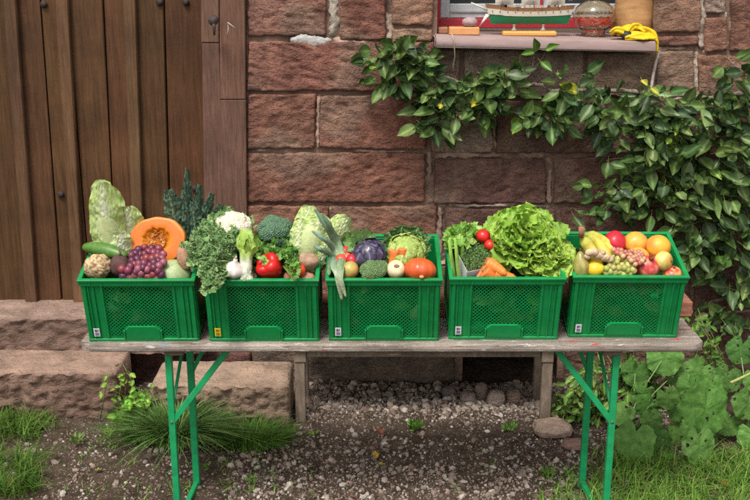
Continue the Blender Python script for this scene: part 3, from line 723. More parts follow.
# yellow cloth: soft folds heaped on the sill with a tail over its end
mb = MB(); c0 = onsill(PY(640, 33, 4.84).x, 4.84); endx = sr.x
def ctl(dx, dy, h):
    X = endx + dx
    return (onsill(X, 4.84 + dy, h) if dx <= 0 else onsill(endx, 4.84 + dy, 0) + V((dx, 0, h))) - c0
def fold(cp, rad, flat, sd):
    P = [ctl(*c) for c in cp]; n = 40; m = 26; vs = []; fs = []; ref = V((0, 0, 1))
    for i in range(n + 1):
        t = i / n; x = t * (len(P) - 1); k = min(int(x), len(P) - 2); f = x - k; g = lambda k: P[max(0, min(len(P) - 1, k))]
        p0, p1, p2, p3 = g(k - 1), g(k), g(k + 1), g(k + 2)
        cat = lambda f: .5 * ((2 * p1) + (p2 - p0) * f + (2 * p0 - 5 * p1 + 4 * p2 - p3) * f * f + (3 * p1 - p0 - 3 * p2 + p3) * f ** 3)
        c = cat(f); d = (cat(min(1, f + .02)) - cat(max(0, f - .02))).normalized(); s = V((0, 1, 0)); s = (s - d * s.dot(d)).normalized(); u = d.cross(s)
        r = lerp(rad[0], rad[1], t) * (.35 + .65 * math.sin(PI * (.08 + .84 * t)) ** .6)
        for j in range(m):
            a = 2 * PI * j / m; k2 = 1 + .30 * math.sin(a * 3 + t * 5 + sd) + .32 * nz((math.cos(a) * 1.6 + sd, math.sin(a) * 1.6, t * 5)) + .10 * nz((math.cos(a) * 4, math.sin(a) * 4 + sd, t * 14))
            vs.append(c + (s * math.cos(a) + u * math.sin(a) * flat) * r * k2)
    for i in range(n):
        for j in range(m): a = i * m + j; b2 = i * m + (j + 1) % m; fs.append((a, b2, b2 + m, a + m))
    fs.append(tuple(range(m))[::-1]); fs.append(tuple(n * m + k for k in range(m))); mb.add(vs, fs, (.72, .50, .01))
fold([(-.20, -.02, .030), (-.175, -.03, .045), (-.12, -.02, .030), (-.05, -.03, .020), (.005, -.02, .0), (.012, -.02, -.05)], (.020, .026), .62, 1)
fold([(-.16, .01, .022), (-.11, .0, .05), (-.05, .01, .045), (-.01, .0, .03), (.016, -.01, -.02)], (.026, .024), .7, 4)
fold([(-.14, -.05, .010), (-.09, -.055, .018), (-.04, -.05, .014), (-.006, -.045, .010)], (.022, .024), .6, 7)
fold([(-.15, .04, .02), (-.08, .05, .028), (-.02, .04, .02), (.008, .03, -.01)], (.024, .02), .7, 9)
fold([(-.125, -.03, .035), (-.10, -.02, .062), (-.07, -.01, .058), (-.045, -.02, .035)], (.018, .016), .7, 12)
fold([(-.19, -.02, .028), (-.18, .0, .034), (-.14, .02, .03)], (.014, .018), .6, 15)
for v_ in mb.v:
    X = v_.x + c0.x
    if X < endx: v_.z = max(v_.z, onsill(X, 4.84, .0015).z - c0.z)
    else: v_.x = max(v_.x, endx + .0035 - c0.x) if v_.z + c0.z < sr.z else v_.x
o = mb.build('yellow_cloth', M['cloth']); o.location = c0; tag(o, 'crumpled bright yellow cloth hanging over the right sill end', 'cloth')
mb = MB(); mb.lathe([(.004, -.022), (.017, -.02), (.02, -.01), (.02, .012), (.014, .02), (.003, .021)], 20, col=(.015, .015, .017)); o = mb.build('bottle_cap', M['plain']); o.matrix_world = frame(onsill(PY(627, 33, 4.80).x, 4.805, .021), (1, -.3, 0)); tag(o, 'small black cap lying at the left edge of the yellow cloth', 'cap')
def blk(name, label, u0, u1, vb, h, Y, col, cat, d=.07):
    a = onsill(PY(u0, vb, Y).x, Y); b = onsill(PY(u1, vb, Y).x, Y); mb = MB(); w = (b.x - a.x) / 2
    mb.box(-w, w, -d / 2, d / 2, 0, h, col, bev=.004); o = mb.build(name, M['plain'], smooth=False); o.location = (a + b) / 2 + V((0, 0, .001)); return tag(o, label, cat), (a + b) / 2
blk('wood_block', 'small brown wood block in the left corner of the sill', 438, 448, 25, .028, 4.96, (.32, .15, .08), 'wood block')
_, pk = blk('wood_block', 'orange wood block under the rounded pebble on the sill', 449, 479, 27, .035, 4.90, (.62, .3, .12), 'wood block')
mb = MB(); mb.sphere((0, 0, .022), (.036, .03, .023), 20, 12, (.36, .27, .28), lambda q, d: q * (1 + .1 * nz(d, 1.7)))
o = mb.build('pebble', M['pebble']); o.location = PY(470, 21, 4.90); o.location.z = pk.z + .036; tag(o, 'rounded mauve pebble resting on the orange wood block', 'pebble')
mb = MB(); mb.tube([PY(452, 34, 4.762), PY(454, 42, 4.755), PY(455, 56, 4.79), PY(453, 66, 4.81), PY(454, 72, 4.82)], .0028, 6, (.45, .34, .28)); tag(mb.build('string', M['plain']), 'thin pale string hanging from the left of the sill', 'string')
mb = MB(); mb.tube([PY(659, 50, 4.85), PY(656, 62, 4.84), PY(653, 76, 4.84), PY(651, 92, 4.82), PY(645, 104, 4.83)], [.006, .007, .007, .008, .006], 7, (.45, .38, .35)); tag(mb.build('twig', M['bark']), 'pale twig hanging below the right end of the sill', 'twig')

# ------------------------------------------------------------------ bench behind
bz = .42; YB = 4.41
bl = PY(301, 400, YB).x; br = PY(545.5, 400, YB).x
bench = thing('wooden_bench', 'low weathered wooden bench behind the beer table', 'bench', ((bl + br) / 2, YB + .13, 0)); w = (br - bl) / 2
mb = MB(); mb.box(-w - .06, w + .06, -.17, .335, .385, .42, (1, 1, 1), bev=.006); mb.build('seat', M['bench'], bench, smooth=False)  # seat depth extended back to the wall to darken the space below
for yy in (-.128, .108):
    mb = MB(); mb.box(-w + .03, w - .03, yy, yy + .02, .322, .384, (1, 1, 1), bev=.003); mb.build('apron', M['bench'], bench, smooth=False)
for sx_ in (-1, 1):
    for yy in (-.115, .115):
        mb = MB(); x = sx_ * w; mb.box(x - .027, x + .027, yy - .022, yy + .022, .30, .384, (1.1, 1.1, 1.1), bev=.003); mb.box(x - .024 + sx_ * .003, x + .024 + sx_ * .003, yy - .016, yy + .018, -.03, .30, (.95, .95, .95), bev=.003)
        mb.build('leg', M['bench'], bench, smooth=False)

# ------------------------------------------------------------------ beer table
TZ = .77; TY0 = 3.44; TY1 = 3.94
tl = PY(79, 344, TY0).x; tr = PY(705, 346, TY0).x; tc = (tl + tr) / 2; tw = (tr - tl) / 2
table = thing('beer_table', 'long weathered wooden folding table with green steel legs', 'table', (tc, (TY0 + TY1) / 2, 0))
hd = (TY1 - TY0) / 2
mb = MB()
bw = 2 * hd / 4
for k in range(4):
    y0 = -hd + k * bw + (.0015 if k else 0); y1 = -hd + (k + 1) * bw - (.0015 if k < 3 else 0); zz = TZ - R(0, .002); c = jit((1, 1, 1), .06)
    if k == 0:   # front plank with rounded nose
        n = 60; prof = [(y1, -.032), (y0 + .008, -.032), (y0 + .002, -.027), (y0, -.018), (y0 + .002, -.008), (y0 + .009, -.001), (y0 + .02, 0), (y1, 0)]
        vs = []; fs = []
        for i in range(n + 1):
            t = i / n; x = lerp(-tw, tw, t); e = min(x + tw, tw - x); r = .03; cy = (r - math.sqrt(max(0, r * r - (r - min(e, r)) ** 2)))
            for (y, z) in prof:
                wv = .0018 * nz((x * 9, y * 20, z * 30)); yy = max(y, y0 + cy * 1.0) if y < y0 + .03 else y
                vs.append((x, yy + wv, TZ + z + (0 if z < -.01 else wv * .3)))
        m = len(prof)
        for i in range(n):
            for j in range(m - 1): fs.append((i*m+j, (i+1)*m+j, (i+1)*m+j+1, i*m+j+1))
            fs.append((i*m+m-1, (i+1)*m+m-1, (i+1)*m, i*m))
        fs.append(tuple(range(m))); fs.append(tuple(n*m + j for j in range(m))[::-1])
        mb.add(vs, fs, c)
    else: mb.box(-tw, tw, y0, y1, TZ - .03, zz, c, bev=.003)
mb.build('table_top', M['tabletop'], table, smooth=False)
for x in (-.78, 0, .79):
    mb = MB(); mb.box(x - .035, x + .035, -hd + .03, hd - .02, TZ - .056, TZ - .0325, (.7, .6, .5), bev=.003); mb.build('cleat', M['tabletop'], table, smooth=False)
gs = (.010, .30, .105)
def bar(a, b, w, d, name, par, side=V((0, 1, 0))):
    a, b = V(a), V(b); ax = (b - a); Lb = ax.length; Mx = frame(a, ax, V((1, 0, 0)) if abs(ax.normalized().x) < .9 else V((0, 1, 0)))
    mb = MB(); mb.box(-w / 2, w / 2, -d / 2, d / 2, 0, Lb, gs, M=Mx, bev=.002)
    return mb.build(name, M['steel'], par, smooth=False)
def lx(u, v, Y): return PY(u, v, Y).x - tc
yf = 3.50 - 3.69; yr = 3.81 - 3.69
for sg, uf, ur, ub, ur2 in ((-1, 173, 193.5, 231, 221), (1, 611, 586, 553.6, 564)):
    xf = lx(uf, 430, 3.50); xr2 = lx(ur, 420, 3.81); zt2 = TZ - .034
    lg = bar((xf, yf, -.01), (xf, yf, zt2), .024, .024, 'leg', table)
    mb = MB(); hz = 2.13 - 3.5 * math.tan(PITCH + math.atan((421 - 250) / F)); mb.lathe([(.001, -.006), (.0055, -.005), (.006, 0), (.003, .003)], 10, col=(.12, .12, .10), M=frame(V((xf, yf - .013, hz)), V((0, -1, 0)))); mb.build('bolt', M['iron'], lg)
    bar((xr2, yr, .0), (xr2, yr, zt2), .026, .024, 'leg', table)
    bar((xf, yf - .0, .02), (xr2, yr, .02), .02, .02, 'foot_bar', table)
    xb = lx(ub, 357, 3.50); bar((xf - sg * .002, yf - .002, hz), (xb, yf + .012, zt2), .022, .016, 'brace', table)
    xb2 = lx(ur2, 357, 3.81); hz2 = 2.13 - 3.81 * math.tan(PITCH + math.atan((373 - 250) / F)); bar((xr2 - sg * .002, yr - .002, hz2), (xb2, yr - .006, zt2), .016, .012, 'brace', table)
    bar((xf, yf + .01, hz + .04), (xr2, yr - .012, zt2 - .001), .012, .006, 'cross_brace', table)
# prop beam under the crate backs
bmr = PY(693, 302, 3.72).x; bml = tl + .07
mb = MB(); mb.box(bml - tc, bmr - tc, 0, .12, 0, .063, (1, 1, 1), bev=.005); o = mb.build('wooden_beam', M['beam'], smooth=False); o.location = (tc, 3.715, TZ)
tag(o, 'long reddish wooden beam propping up the backs of the crates', 'beam')

# ------------------------------------------------------------------ crates
TILT = math.atan(.063 / .243); CW = .392; CH = .262; CD = .30
cy_ = V((0, math.cos(TILT), math.sin(TILT))); cz_ = V((0, -math.sin(TILT), math.cos(TILT)))
pg_ = (.004, .240, .060)
def lattice(x0, x1, z0, z1, p=.0135, r=.0052, skip=None):
    """plate y=0..0.002 pierced by staggered diamond holes"""
    mb = MB(); nx = round((x1 - x0) / p); nz_ = round((z1 - z0) / p); px = (x1 - x0) / nx; pz = (z1 - z0) / nz_
    for i in range(nx):
        for j in range(nz_):
            X = x0 + i * px; Z = z0 + j * pz
            if skip and skip(X + px / 2, Z + pz / 2): mb.add([(X, 0, Z), (X + px, 0, Z), (X + px, 0, Z + pz), (X, 0, Z + pz)], [(0, 1, 2, 3)], pg_); continue
            cx, cz = X + px / 2, Z + pz / 2
            A = [(X + r, Z), (X + px - r, Z), (X + px, Z + r), (X + px, Z + pz - r), (X + px - r, Z + pz), (X + r, Z + pz), (X, Z + pz - r), (X, Z + r)]
            C = [(cx, cz - r), (cx + r, cz), (cx, cz + r), (cx - r, cz)]
            vs = [(a, 0, b) for a, b in A + C]
            mb.add(vs, [(0, 1, 8), (1, 2, 9, 8), (2, 3, 9), (3, 4, 10, 9), (4, 5, 10), (5, 6, 11, 10), (6, 7, 11), (7, 0, 8, 11)], pg_)
    return mb
def make_crate():
    root = thing('produce_crate', '', 'crate')
    hw = CW / 2 - .006; T = .003
    mb = MB(); B_ = lambda *a, **k: mb.box(*a, pg_, **k)
    # floor
    B_(-hw + T, hw - T, T, CD - T, .004, .008)
    lw = .118; lz0 = .018; lz1 = .226
    for y0, y1 in ((.004, .004 + T), (CD - .004 - T, CD - .004)):
        
        if y0 > .1: B_(-hw, hw, y0, y1, 0, .235); continue
        B_(-hw, -lw, y0, y1, 0, .235); B_(lw, hw, y0, y1, 0, .235); B_(-lw, lw, y0, y1, 0, lz0); B_(-lw, lw, y0, y1, lz1, .235)
    # corner posts and ribs on the front and the back
    for y0, y1, s in ((-.002, .0035, 0), (CD - .0035, CD + .002, 1)):
        for sx in (-1, 1):
            for (a, b) in ((hw - .012, hw + .001), (.150, .156), (lw + .002, lw + .010), (.168, .172)):
                x0, x1 = sorted((sx * a, sx * b)); B_(x0, x1, y0, y1, .012, .234, bev=.001)
        B_(-hw - .001, hw + .001, y0 - .001, y1, 0, .012, bev=.002)
    # side walls with ribs
    for sx in (-1, 1):
        x0, x1 = sorted((sx * (hw - T), sx * hw))
        B_(x0, x1, .004 + T, .05, 0, .235); B_(x0, x1, CD - .05, CD - .004 - T, 0, .235); B_(x0, x1, .05, CD - .05, 0, .235)
        x0, x1 = sorted((sx * (hw + .0005), sx * (hw + .0055)))
        for yy in (.006, .03, .048, .246, .266, .286): B_(x0, x1, yy, yy + .006, .012, .234, bev=.001)
        B_(x0, x1, .0, CD, 0, .011, bev=.001)
    mb.build('body', M['plastic'], root, smooth=False)
    for (rot, ly) in ((0, .0035),):
        sk = (lambda x, z: abs(x) < .062 and z < .062) if rot == 0 else None
        o = lattice(-lw, lw, lz0, lz1, skip=sk).build('lattice_panel', M['plastic'], root, smooth=False); o.location = (0, ly + .001, 0)
        md = o.modifiers.new('t', 'SOLIDIFY'); md.thickness = .0025; md.offset = 0
    for sx in ():
        o = lattice(-.1, .1, .02, .2).build('lattice_panel', M['plastic'], root, smooth=False); o.rotation_euler.z = PI / 2; o.location = (sx * (hw - .0015), CD / 2, 0)
        md = o.modifiers.new('t', 'SOLIDIFY'); md.thickness = .0025; md.offset = 0
    # rim: stepped lip all round, open in the middle
    mb = MB(); W2 = CW / 2 + .003
    for (z0, z1, out, inn) in ((.235, .253, .0, .012), (.253, CH, .0035, .015)):
        a = W2 + out; f0 = -.005 - out; f1 = CD + .005 + out; i_ = inn
        B_(-a, a, f0, f0 + i_, z0, z1 - .0003, bev=.0016); B_(-a, a, f1 - i_, f1, z0, z1 - .0003, bev=.0016)
        B_(-a, -a + i_, f0 + i_ - .001, f1 - i_ + .001, z0 + .0004, z1 - .0006, bev=.0016); B_(a - i_, a, f0 + i_ - .001, f1 - i_ + .001, z0 + .0004, z1 - .0006, bev=.0016)
    for k in range(2):
        for sx in (-1, 1):
            x = sx * (.12 + .04 * k); B_(x - .002, x + .002, -.0075, -.0045, .236, .2525)
    mb.build('rim', M['plastic'], root, smooth=False)
    # raised solid grip panel low on the front
    mb = MB()
    vs = [(-.06, 0, .0), (.06, 0, .0), (.06, 0, .037), (.046, 0, .05), (-.046, 0, .05), (-.06, 0, .037)]
    mb.add([(x, -.0045, z + .013) for x, y, z in vs] + [(x * 1.04, .003, z * 1.04 + .012) for x, y, z in vs], [tuple(range(6))] + [(i, i + 6, (i + 1) % 6 + 6, (i + 1) % 6) for i in range(6)], pg_)
    for sx in (-1, 1):
        a, b = sorted((sx * .062, sx * .068)); B_(a, b, -.0065, .002, .0125, .048, bev=.001)
    mb.build('grip_panel', M['plastic'], root, smooth=False)
    return root
def sticker(root, x, z, w, h, base, ink):
    mb = MB(); mb.box(x - w/2, x + w/2, -.0045, -.0037, z, z + h, base); o = mb.build('sticker', M['paper'], root, smooth=False)
    mb = MB(); k = 0; zz = z + h * .12
    mb.box(x - w * .3, x + w * .05, -.0052, -.0046, z + h * .55, z + h * .86, ink); mb.box(x + w * .12, x + w * .3, -.0052, -.0046, z + h * .62, z + h * .82, ink)
    while zz < z + h * .45:
        t = R(.0006, .0016); mb.box(x - w * .33, x + w * .33, -.0052, -.0046, zz, zz + t, ink); zz += t + R(.0008, .0016)
    mb.build('print', M['paper'], o, smooth=False)
CR = [(144.3, 341, 0.012), (264.3, 341, 0.0), (383.8, 340.5, 0.0), (503, 339.2, 0.0), (622.3, 337.2, -.012)]
LB = ['leftmost green crate, holding the half pumpkin and red grapes', 'second green crate, with yellow sticker, holding cauliflower and red pepper', 'middle green crate, holding red cabbage and squash with a leek over its rim',
      'fourth green crate, holding the green lettuces, carrots and cress', 'rightmost green crate, filled with fruit']
CO = []; CRM = []; proto = make_crate()
kids = list(proto.children)
for i, (u, v, rz) in enumerate(CR):
    d = ray(u, v); p = CAM + d * ((TZ + .001 - CAM.z) / d.z)
    if i == 0: root = proto
    else:
        root = proto.copy(); COL.objects.link(root)
        for ch in kids: c = ch.copy(); COL.objects.link(c); c.parent = root
    Mx = Matrix.Identity(4)
    for k in range(3): Mx[k][1] = cy_[k]; Mx[k][2] = cz_[k]
    root.matrix_world = Matrix.Translation(p) @ Matrix.Rotation(rz, 4, 'Z') @ Mx
    tag(root, LB[i], 'crate', 'green plastic produce crates on the table'); CO.append(p); CRM.append(root.matrix_world.copy())
    sticker(root, -.162, .024, .021, .034, (.80, .60, .02) if i == 1 else (.75, .75, .74), (.25, .16, .02) if i == 1 else (.12, .1, .25))

def CP(i, u, v, h=.0):       # point at height h above crate i's rim plane seen at pixel
    d = ray(u, v); o_ = CO[i] + cz_ * (CH + h); return CAM + d * ((o_ - CAM).dot(cz_) / d.dot(cz_))
def CL(i, u, v, ly):         # point on crate i's local plane y = ly
    d = ray(u, v); o_ = CO[i] + cy_ * ly; return CAM + d * ((o_ - CAM).dot(cy_) / d.dot(cy_))
def psc(p): return (p - CAM).dot(FW) / F
# ------------------------------------------------------------------ produce
CI_ = ['leftmost crate', 'second crate', 'middle crate', 'fourth crate', 'rightmost crate']
def leafgrid(mb, L, W, ns, nt, shape, curve=0.0, ruf=0.0, freq=4, cup=0.0, colf=None, M=None, fine=0.0, bub=0.0, seed=None, bf=1.0):
    sd = R(0, 60) if seed is None else seed; vs = []; cs = []; fs = []
    for i in range(ns + 1):
        s = i / ns; th = curve * s
        if abs(curve) < 1e-4: py, pz, dy, dz = L * s, 0, 1, 0
        else: py = L * math.sin(th) / curve; pz = L * (1 - math.cos(th)) / curve; dy, dz = math.cos(th), math.sin(th)
        w = W * shape(s)
        for j in range(nt + 1):
            t = -1 + 2 * j / nt; at = abs(t); sg = 1 if t >= 0 else -1
            n = ruf * at ** 1.6 * math.sin(freq * 2 * PI * s + sd * sg) + fine * at ** 2 * math.sin(freq * 5.3 * PI * s + sd * 2 * sg) + cup * w * t * t
            n += bub * nz((s * 12 * bf + sd, t * 5 * bf, 0), 1)
            x = t * w * (1 - .25 * min(1, ruf * at * 8 / max(1e-4, W * 4)))
            y = py + at * ruf * .6 * math.cos(freq * 2 * PI * s + sd * sg); 
            vs.append((x, y - n * dz, pz + n * dy)); cs.append(colf(s, t, n / max(1e-5, ruf + fine + bub)) if colf else (.1, .3, .05))
    for i in range(ns):
        for j in range(nt): a = i * (nt + 1) + j; fs.append((a, a + 1, a + nt + 2, a + nt + 1))
    mb.add(vs, fs, cs, M)
def fr2(p, y, z):    # frame with +Y along y, +Z near z
    y = V(y).normalized(); z = V(z); z = z - y * z.dot(y)
    if z.length < 1e-4: z = y.orthogonal()
    z.normalize(); x = y.cross(z); Mx = Matrix.Identity(4)
    for i in range(3): Mx[i][0] = x[i]; Mx[i][1] = y[i]; Mx[i][2] = z[i]; Mx[i][3] = p[i]
    return Mx
ov = lambda s: max(.02, math.sin(PI * min(1, s * .93 + .07)) ** .8)
wide = lambda s: max(.03, (s * 1.35) ** .6 if s < .6 else math.sqrt(max(0.0, 1 - ((s - .6) / .41) ** 2)) * .94)
def veinc(rib, vein, blade, ribw=.14, nv=7):
    def f(s, t, n=0):
        at = abs(t)
        if at < ribw * (1.1 - s): return rib
        k = (s * nv - at * 1.6) % 1.0
        kk = 1 if k < .14 else 0
        c = mixc(mixc(vein, blade, .35 + .65 * at), vein, kk * .7 * (1 - at * .6))
        return mixc(c, (c[0] * .7, c[1] * .75, c[2] * .7), max(0, -n) * .5)
    return f
def single(name, mb, m, label, cat, loc=None, group=None, Mx=None, smooth=True):
    o = mb.build(name, m, smooth=smooth)
    if Mx is not None: o.matrix_world = Mx
    elif loc is not None: o.location = loc
    return tag(o, label, cat, group)
DN = V((0, 0, -1)); CAMD = V((0, -1, .3)).normalized()

def head(mb, L, prof, n, wang, colf, out=.0, ruf=.006, freq=4, fine=.003, flare=.0, ns=14, nt=14, layers=3, s0=0.0, bub=0.0, top=1.0):
    """leaves wrapped round a head: surface of revolution about +Z"""
    for k in range(n):
        lay = k / max(1, n - 1); az = k * 2.399 + R(-.3, .3); sd = R(0, 50); vs = []; cs = []; fs = []; ml = top * (1 - .13 * lay * R(.3, 1)) 
        for i in range(ns + 1):
            s = i / ns
            for j in range(nt + 1):
                t = -1 + 2 * j / nt; at = abs(t); sg = 1 if t > 0 else -1
                h = s * ml * (1 - .10 * at * at)
                r = prof(h) * (1 + out * lay) + .003 * lay
                wa = wang * max(.15, math.sin(PI * min(1, s * .8 + .12)) ** .5)
                n_ = ruf * at ** 1.5 * math.sin(freq * 2 * PI * s + sd * sg) + fine * at * math.sin(freq * 13 * s + sd * sg * 3 + t * 4) + flare * s ** 3 * (at * .5 + .5) * (.4 + .6 * lay) + bub * nz((s * 11 + sd, t * 5, 0), 1)
                if at < .13 * (1.2 - s): n_ += .002
                a = az + t * wa; r += n_
                vs.append((r * math.cos(a), r * math.sin(a), h * L)); cs.append(colf(s, t, n_ / (ruf + fine + bub + 1e-5)))
        for i in range(ns):
            for j in range(nt): a = i * (nt + 1) + j; fs.append((a, a + 1, a + nt + 2, a + nt + 1))
        mb.add(vs, fs, cs)
def axis_obj(a, b, hint=(1, 0, 0)): a, b = V(a), V(b); return frame(a, b - a, hint), (b - a).length

# ---- filler greens added below the produce, also blocking light behind the lattice
for i in range(5):
    mb = MB(); base_c = [(.05, .1, .02), (.04, .09, .02), (.05, .1, .025), (.11, .2, .03), (.14, .15, .04)][i]
    for k in range(110):
        q = V((R(-.165, .165), R(.02, .28), R(.03, .205))); c = jit(base_c, .3)
        if R(0, 1) < .10: c = jit(random.choice([(.3, .26, .08), (.25, .12, .04), (.22, .25, .1)]), .2)
        leafgrid(mb, R(.05, .09), R(.022, .034), 5, 5, wide, R(-1, 1), .006, 2, .3, (lambda c: lambda s, t, n=0: c)(c), fr2(q, (R(-1, 1), R(-.2, .6), R(-.3, .6)), (R(-.6, .6), -1, R(0, 1))), .002)
    for v_ in mb.v: v_.x = max(-.18, min(.18, v_.x)); v_.y = max(.014, min(.288, v_.y)); v_.z = max(.012, min(.222, v_.z))
    o = mb.build('filler_greens', M['veg']); o.matrix_world = CRM[i]
    tag(o, 'filler leaves added under the produce inside the ' + CI_[i], 'leaves', kind='stuff')
# ---- crate 1
def crin(rib, vein, blade, ribw, nv, sd):
    def f(s, t, n=0):
        at = abs(t)
        if at < ribw * (1.15 - s) * (1 + .3 * nz((s * 6, sd, 0))): return mixc(rib, vein, .25 + .5 * nz((t * 30, s * 4, sd)))
        k = (s * nv - at * 2.2 + .5 * nz((s * 5, t * 4, sd))) % 1.0; k2 = (s * nv * 2.3 + at * 6 + nz((s * 12, t * 10, sd))) % 1.0
        v = max(1 - abs(k - .5) * 2 > .80 and .8 or 0, 1 - abs(k2 - .5) * 2 > .86 and .45 or 0)
        c = mixc(vein, blade, sstep(0, .7, at + .35 * (s - .4) + .5 * nz((s * 9, t * 6, sd))))
        return mixc(c, rib, v * (1 - .5 * at))
    return f
def capleaf(mb, L, W_, sd, dx, dy, an, k, colf, cup=-.42, cv=-.12, wmid=.5, tip=.0, ruf=.006):
    """broad crinkled cabbage leaf standing in front of the head axis"""
    wn = lambda t: (.50 + .50 * sstep(.0, wmid, t)) if t < wmid else math.sqrt(max(.012, 1 - ((t - wmid) / (1.01 - wmid)) ** 2.4))
    leafgrid(mb, L * k, W_, 54, 34, wn, cv, ruf, 3, cup, colf, fr2(V((dx, dy, 0)), (an, .02, 1), (an * 1.5, -1, 0)), .003, .0055, sd, 2.2)
a = CL(0, 115, 268, .20); b = CL(0, 102, 181, .20); Mx, L = axis_obj(a, b); s_ = psc(a); mb = MB()
P1, P2, P3 = (.86, .88, .76), (.72, .80, .48), (.44, .60, .16)
capleaf(mb, L, 19 * s_, 3, .012, .010, -.10, .97, crin(P1, P2, P3, .12, 9, 3))
capleaf(mb, L, 17 * s_, 11, .050, -.004, .10, .70, crin(P1, P2, P3, .12, 8, 11), wmid=.6)
capleaf(mb, L, 18 * s_, 7, -.004, -.052, .02, 1.02, crin(P1, P2, P3, .17, 10, 7), cup=-.5, wmid=.45)
capleaf(mb, L, 13 * s_, 17, .034, -.060, .12, .52, crin(P1, (.80, .84, .62), (.60, .72, .34), .30, 6, 17), wmid=.5)
capleaf(mb, L, 11 * s_, 23, -.030, -.058, -.12, .40, crin(P1, (.80, .84, .62), (.55, .68, .28), .25, 6, 23), wmid=.5)
mb.lathe([(.02, 0), (.045, .01), (.05, L * .3), (.045, L * .6), (.02, L * .82)], 24, col=(.62, .70, .36))
single('napa_cabbage', mb, M['veg'], 'tall pale napa cabbage standing upright at the left of the leftmost crate', 'cabbage', Mx=Mx)
def roundveg(name, label, cat, i, u, v, r, h, col, m, fn=None, sc3=(1, 1, 1), axis=(0, 0, 1), group=None, seg=28, rings=18, colf=None, parts=None, rot=None, mx=None):
    p = CP(i, u, v, h); s = psc(p); rr = r * s; mb = MB(); ly = (p - CO[i]).dot(cy_)
    if ly < rr * max(sc3[0], sc3[1]) + .012: p = CL(i, u, v, rr * max(sc3[0], sc3[1]) + .012)
    mb.sphere((0, 0, 0), (rr * sc3[0], rr * sc3[1], rr * sc3[2]), seg, rings, col, fn, colf=colf)
    Mx = frame(p, axis, mx)
    if parts:
        root = thing(name, label, cat, M=Mx, group=group); 
        body = mb.build('body', M[m], root); parts(root, rr); return root
    return single(name, mb, M[m], label, cat, Mx=Mx, group=group)
def lumpy(amp, f=2, amp2=0, f2=9):
    sd = R(0, 40); return lambda q, d: q * (1 + amp * nz((d.x + sd, d.y, d.z), f) + amp2 * nz((d.x + sd, d.y, d.z), f2))
# half pumpkin
p = CP(0, 155.5, 239.5, .052); s = psc(p); rP = 28.5 * s
pum = thing('halved_pumpkin', 'halved orange pumpkin with its cut face and seed hollow showing', 'pumpkin', M=frame(p, (-.08, -.93, .36), (1, 0, 0)))
mb = MB(); nseg = 64; vs = []; cs = []; fs = []
def prad(a): return rP * (1 - .20 * abs(math.sin(a)) ** 2 * (.6 if math.sin(a) < 0 else 1)) * (1 + .012 * math.sin(a * 9)) * (1.0 + .05 * math.cos(a))
rings_ = [(.0, -.016), (.12, -.022), (.25, -.021), (.38, -.017), (.47, -.008), (.51, -.0005), (.56, .0008), (.70, .001), (.88, .0), (.96, -.0005), (.985, -.003), (1.0, -.008), (.99, -.03), (.9, -.055), (.7, -.075), (.4, -.088), (.0, -.09)]
for ri, (k, z) in enumerate(rings_):
    for j in range(nseg):
        a = 2 * PI * j / nseg; r = prad(a) * k; jag = 1 + (.12 * nz((a * 1.5, 3, 0), 2) + .1 * nz((math.cos(a) * 4, math.sin(a) * 4, 1), 1)) * (1 if 2 <= ri <= 5 else 0)
        zz = z + (.006 * nz((math.cos(a) * 5 * k, math.sin(a) * 5 * k, 7), 2) if ri < 5 else 0)
        vs.append((r * jag, 0, 0) if False else (r * jag * math.cos(a), r * jag * math.sin(a), zz))
        cs.append((.55, .17, .015) if ri < 4 else (.68, .23, .015) if ri < 6 else (.68, .150, .006) if ri < 9 else (.72, .24, .03) if ri < 11 else (.66, .24, .05))
for i in range(len(rings_) - 1):
    for j in range(nseg): a = i * nseg + j; b2 = i * nseg + (j + 1) % nseg; fs.append((a, a + nseg, b2 + nseg, b2))
mb.add(vs, fs, cs); mb.build('flesh', M['rind'], pum)
mb = MB()
for k in range(60):
    a = R(0, 6.28); r = rP * .40 * R(.2, 1); b2 = a + R(-.8, .8); r2 = rP * .4 * R(.3, 1)
    mb.tube([(r * math.cos(a), r * math.sin(a), -.013), ((r + r2) / 2 * math.cos((a + b2) / 2), (r + r2) / 2 * math.sin((a + b2) / 2), R(-.006, 0)), (r2 * math.cos(b2), r2 * math.sin(b2), -.010)], .0012, 5, random.choice([(.72, .27, .03), (.60, .19, .02), (.76, .36, .06)]))
mb.build('fibres', M['veg'], pum)['kind'] = 'stuff'
for k in range(9):
    a = R(0, 6.28); r = rP * R(.08, .34); mb = MB(); mb.sphere((0, 0, 0), (.0035, .007, .0016), 8, 6, (.70, .34, .07)); o = mb.build('seed', M['skin'], pum); o.location = (r * math.cos(a), r * math.sin(a), -.009 + R(0, .006)); o.rotation_euler = (R(-.5, .5), R(-.5, .5), R(0, 6))
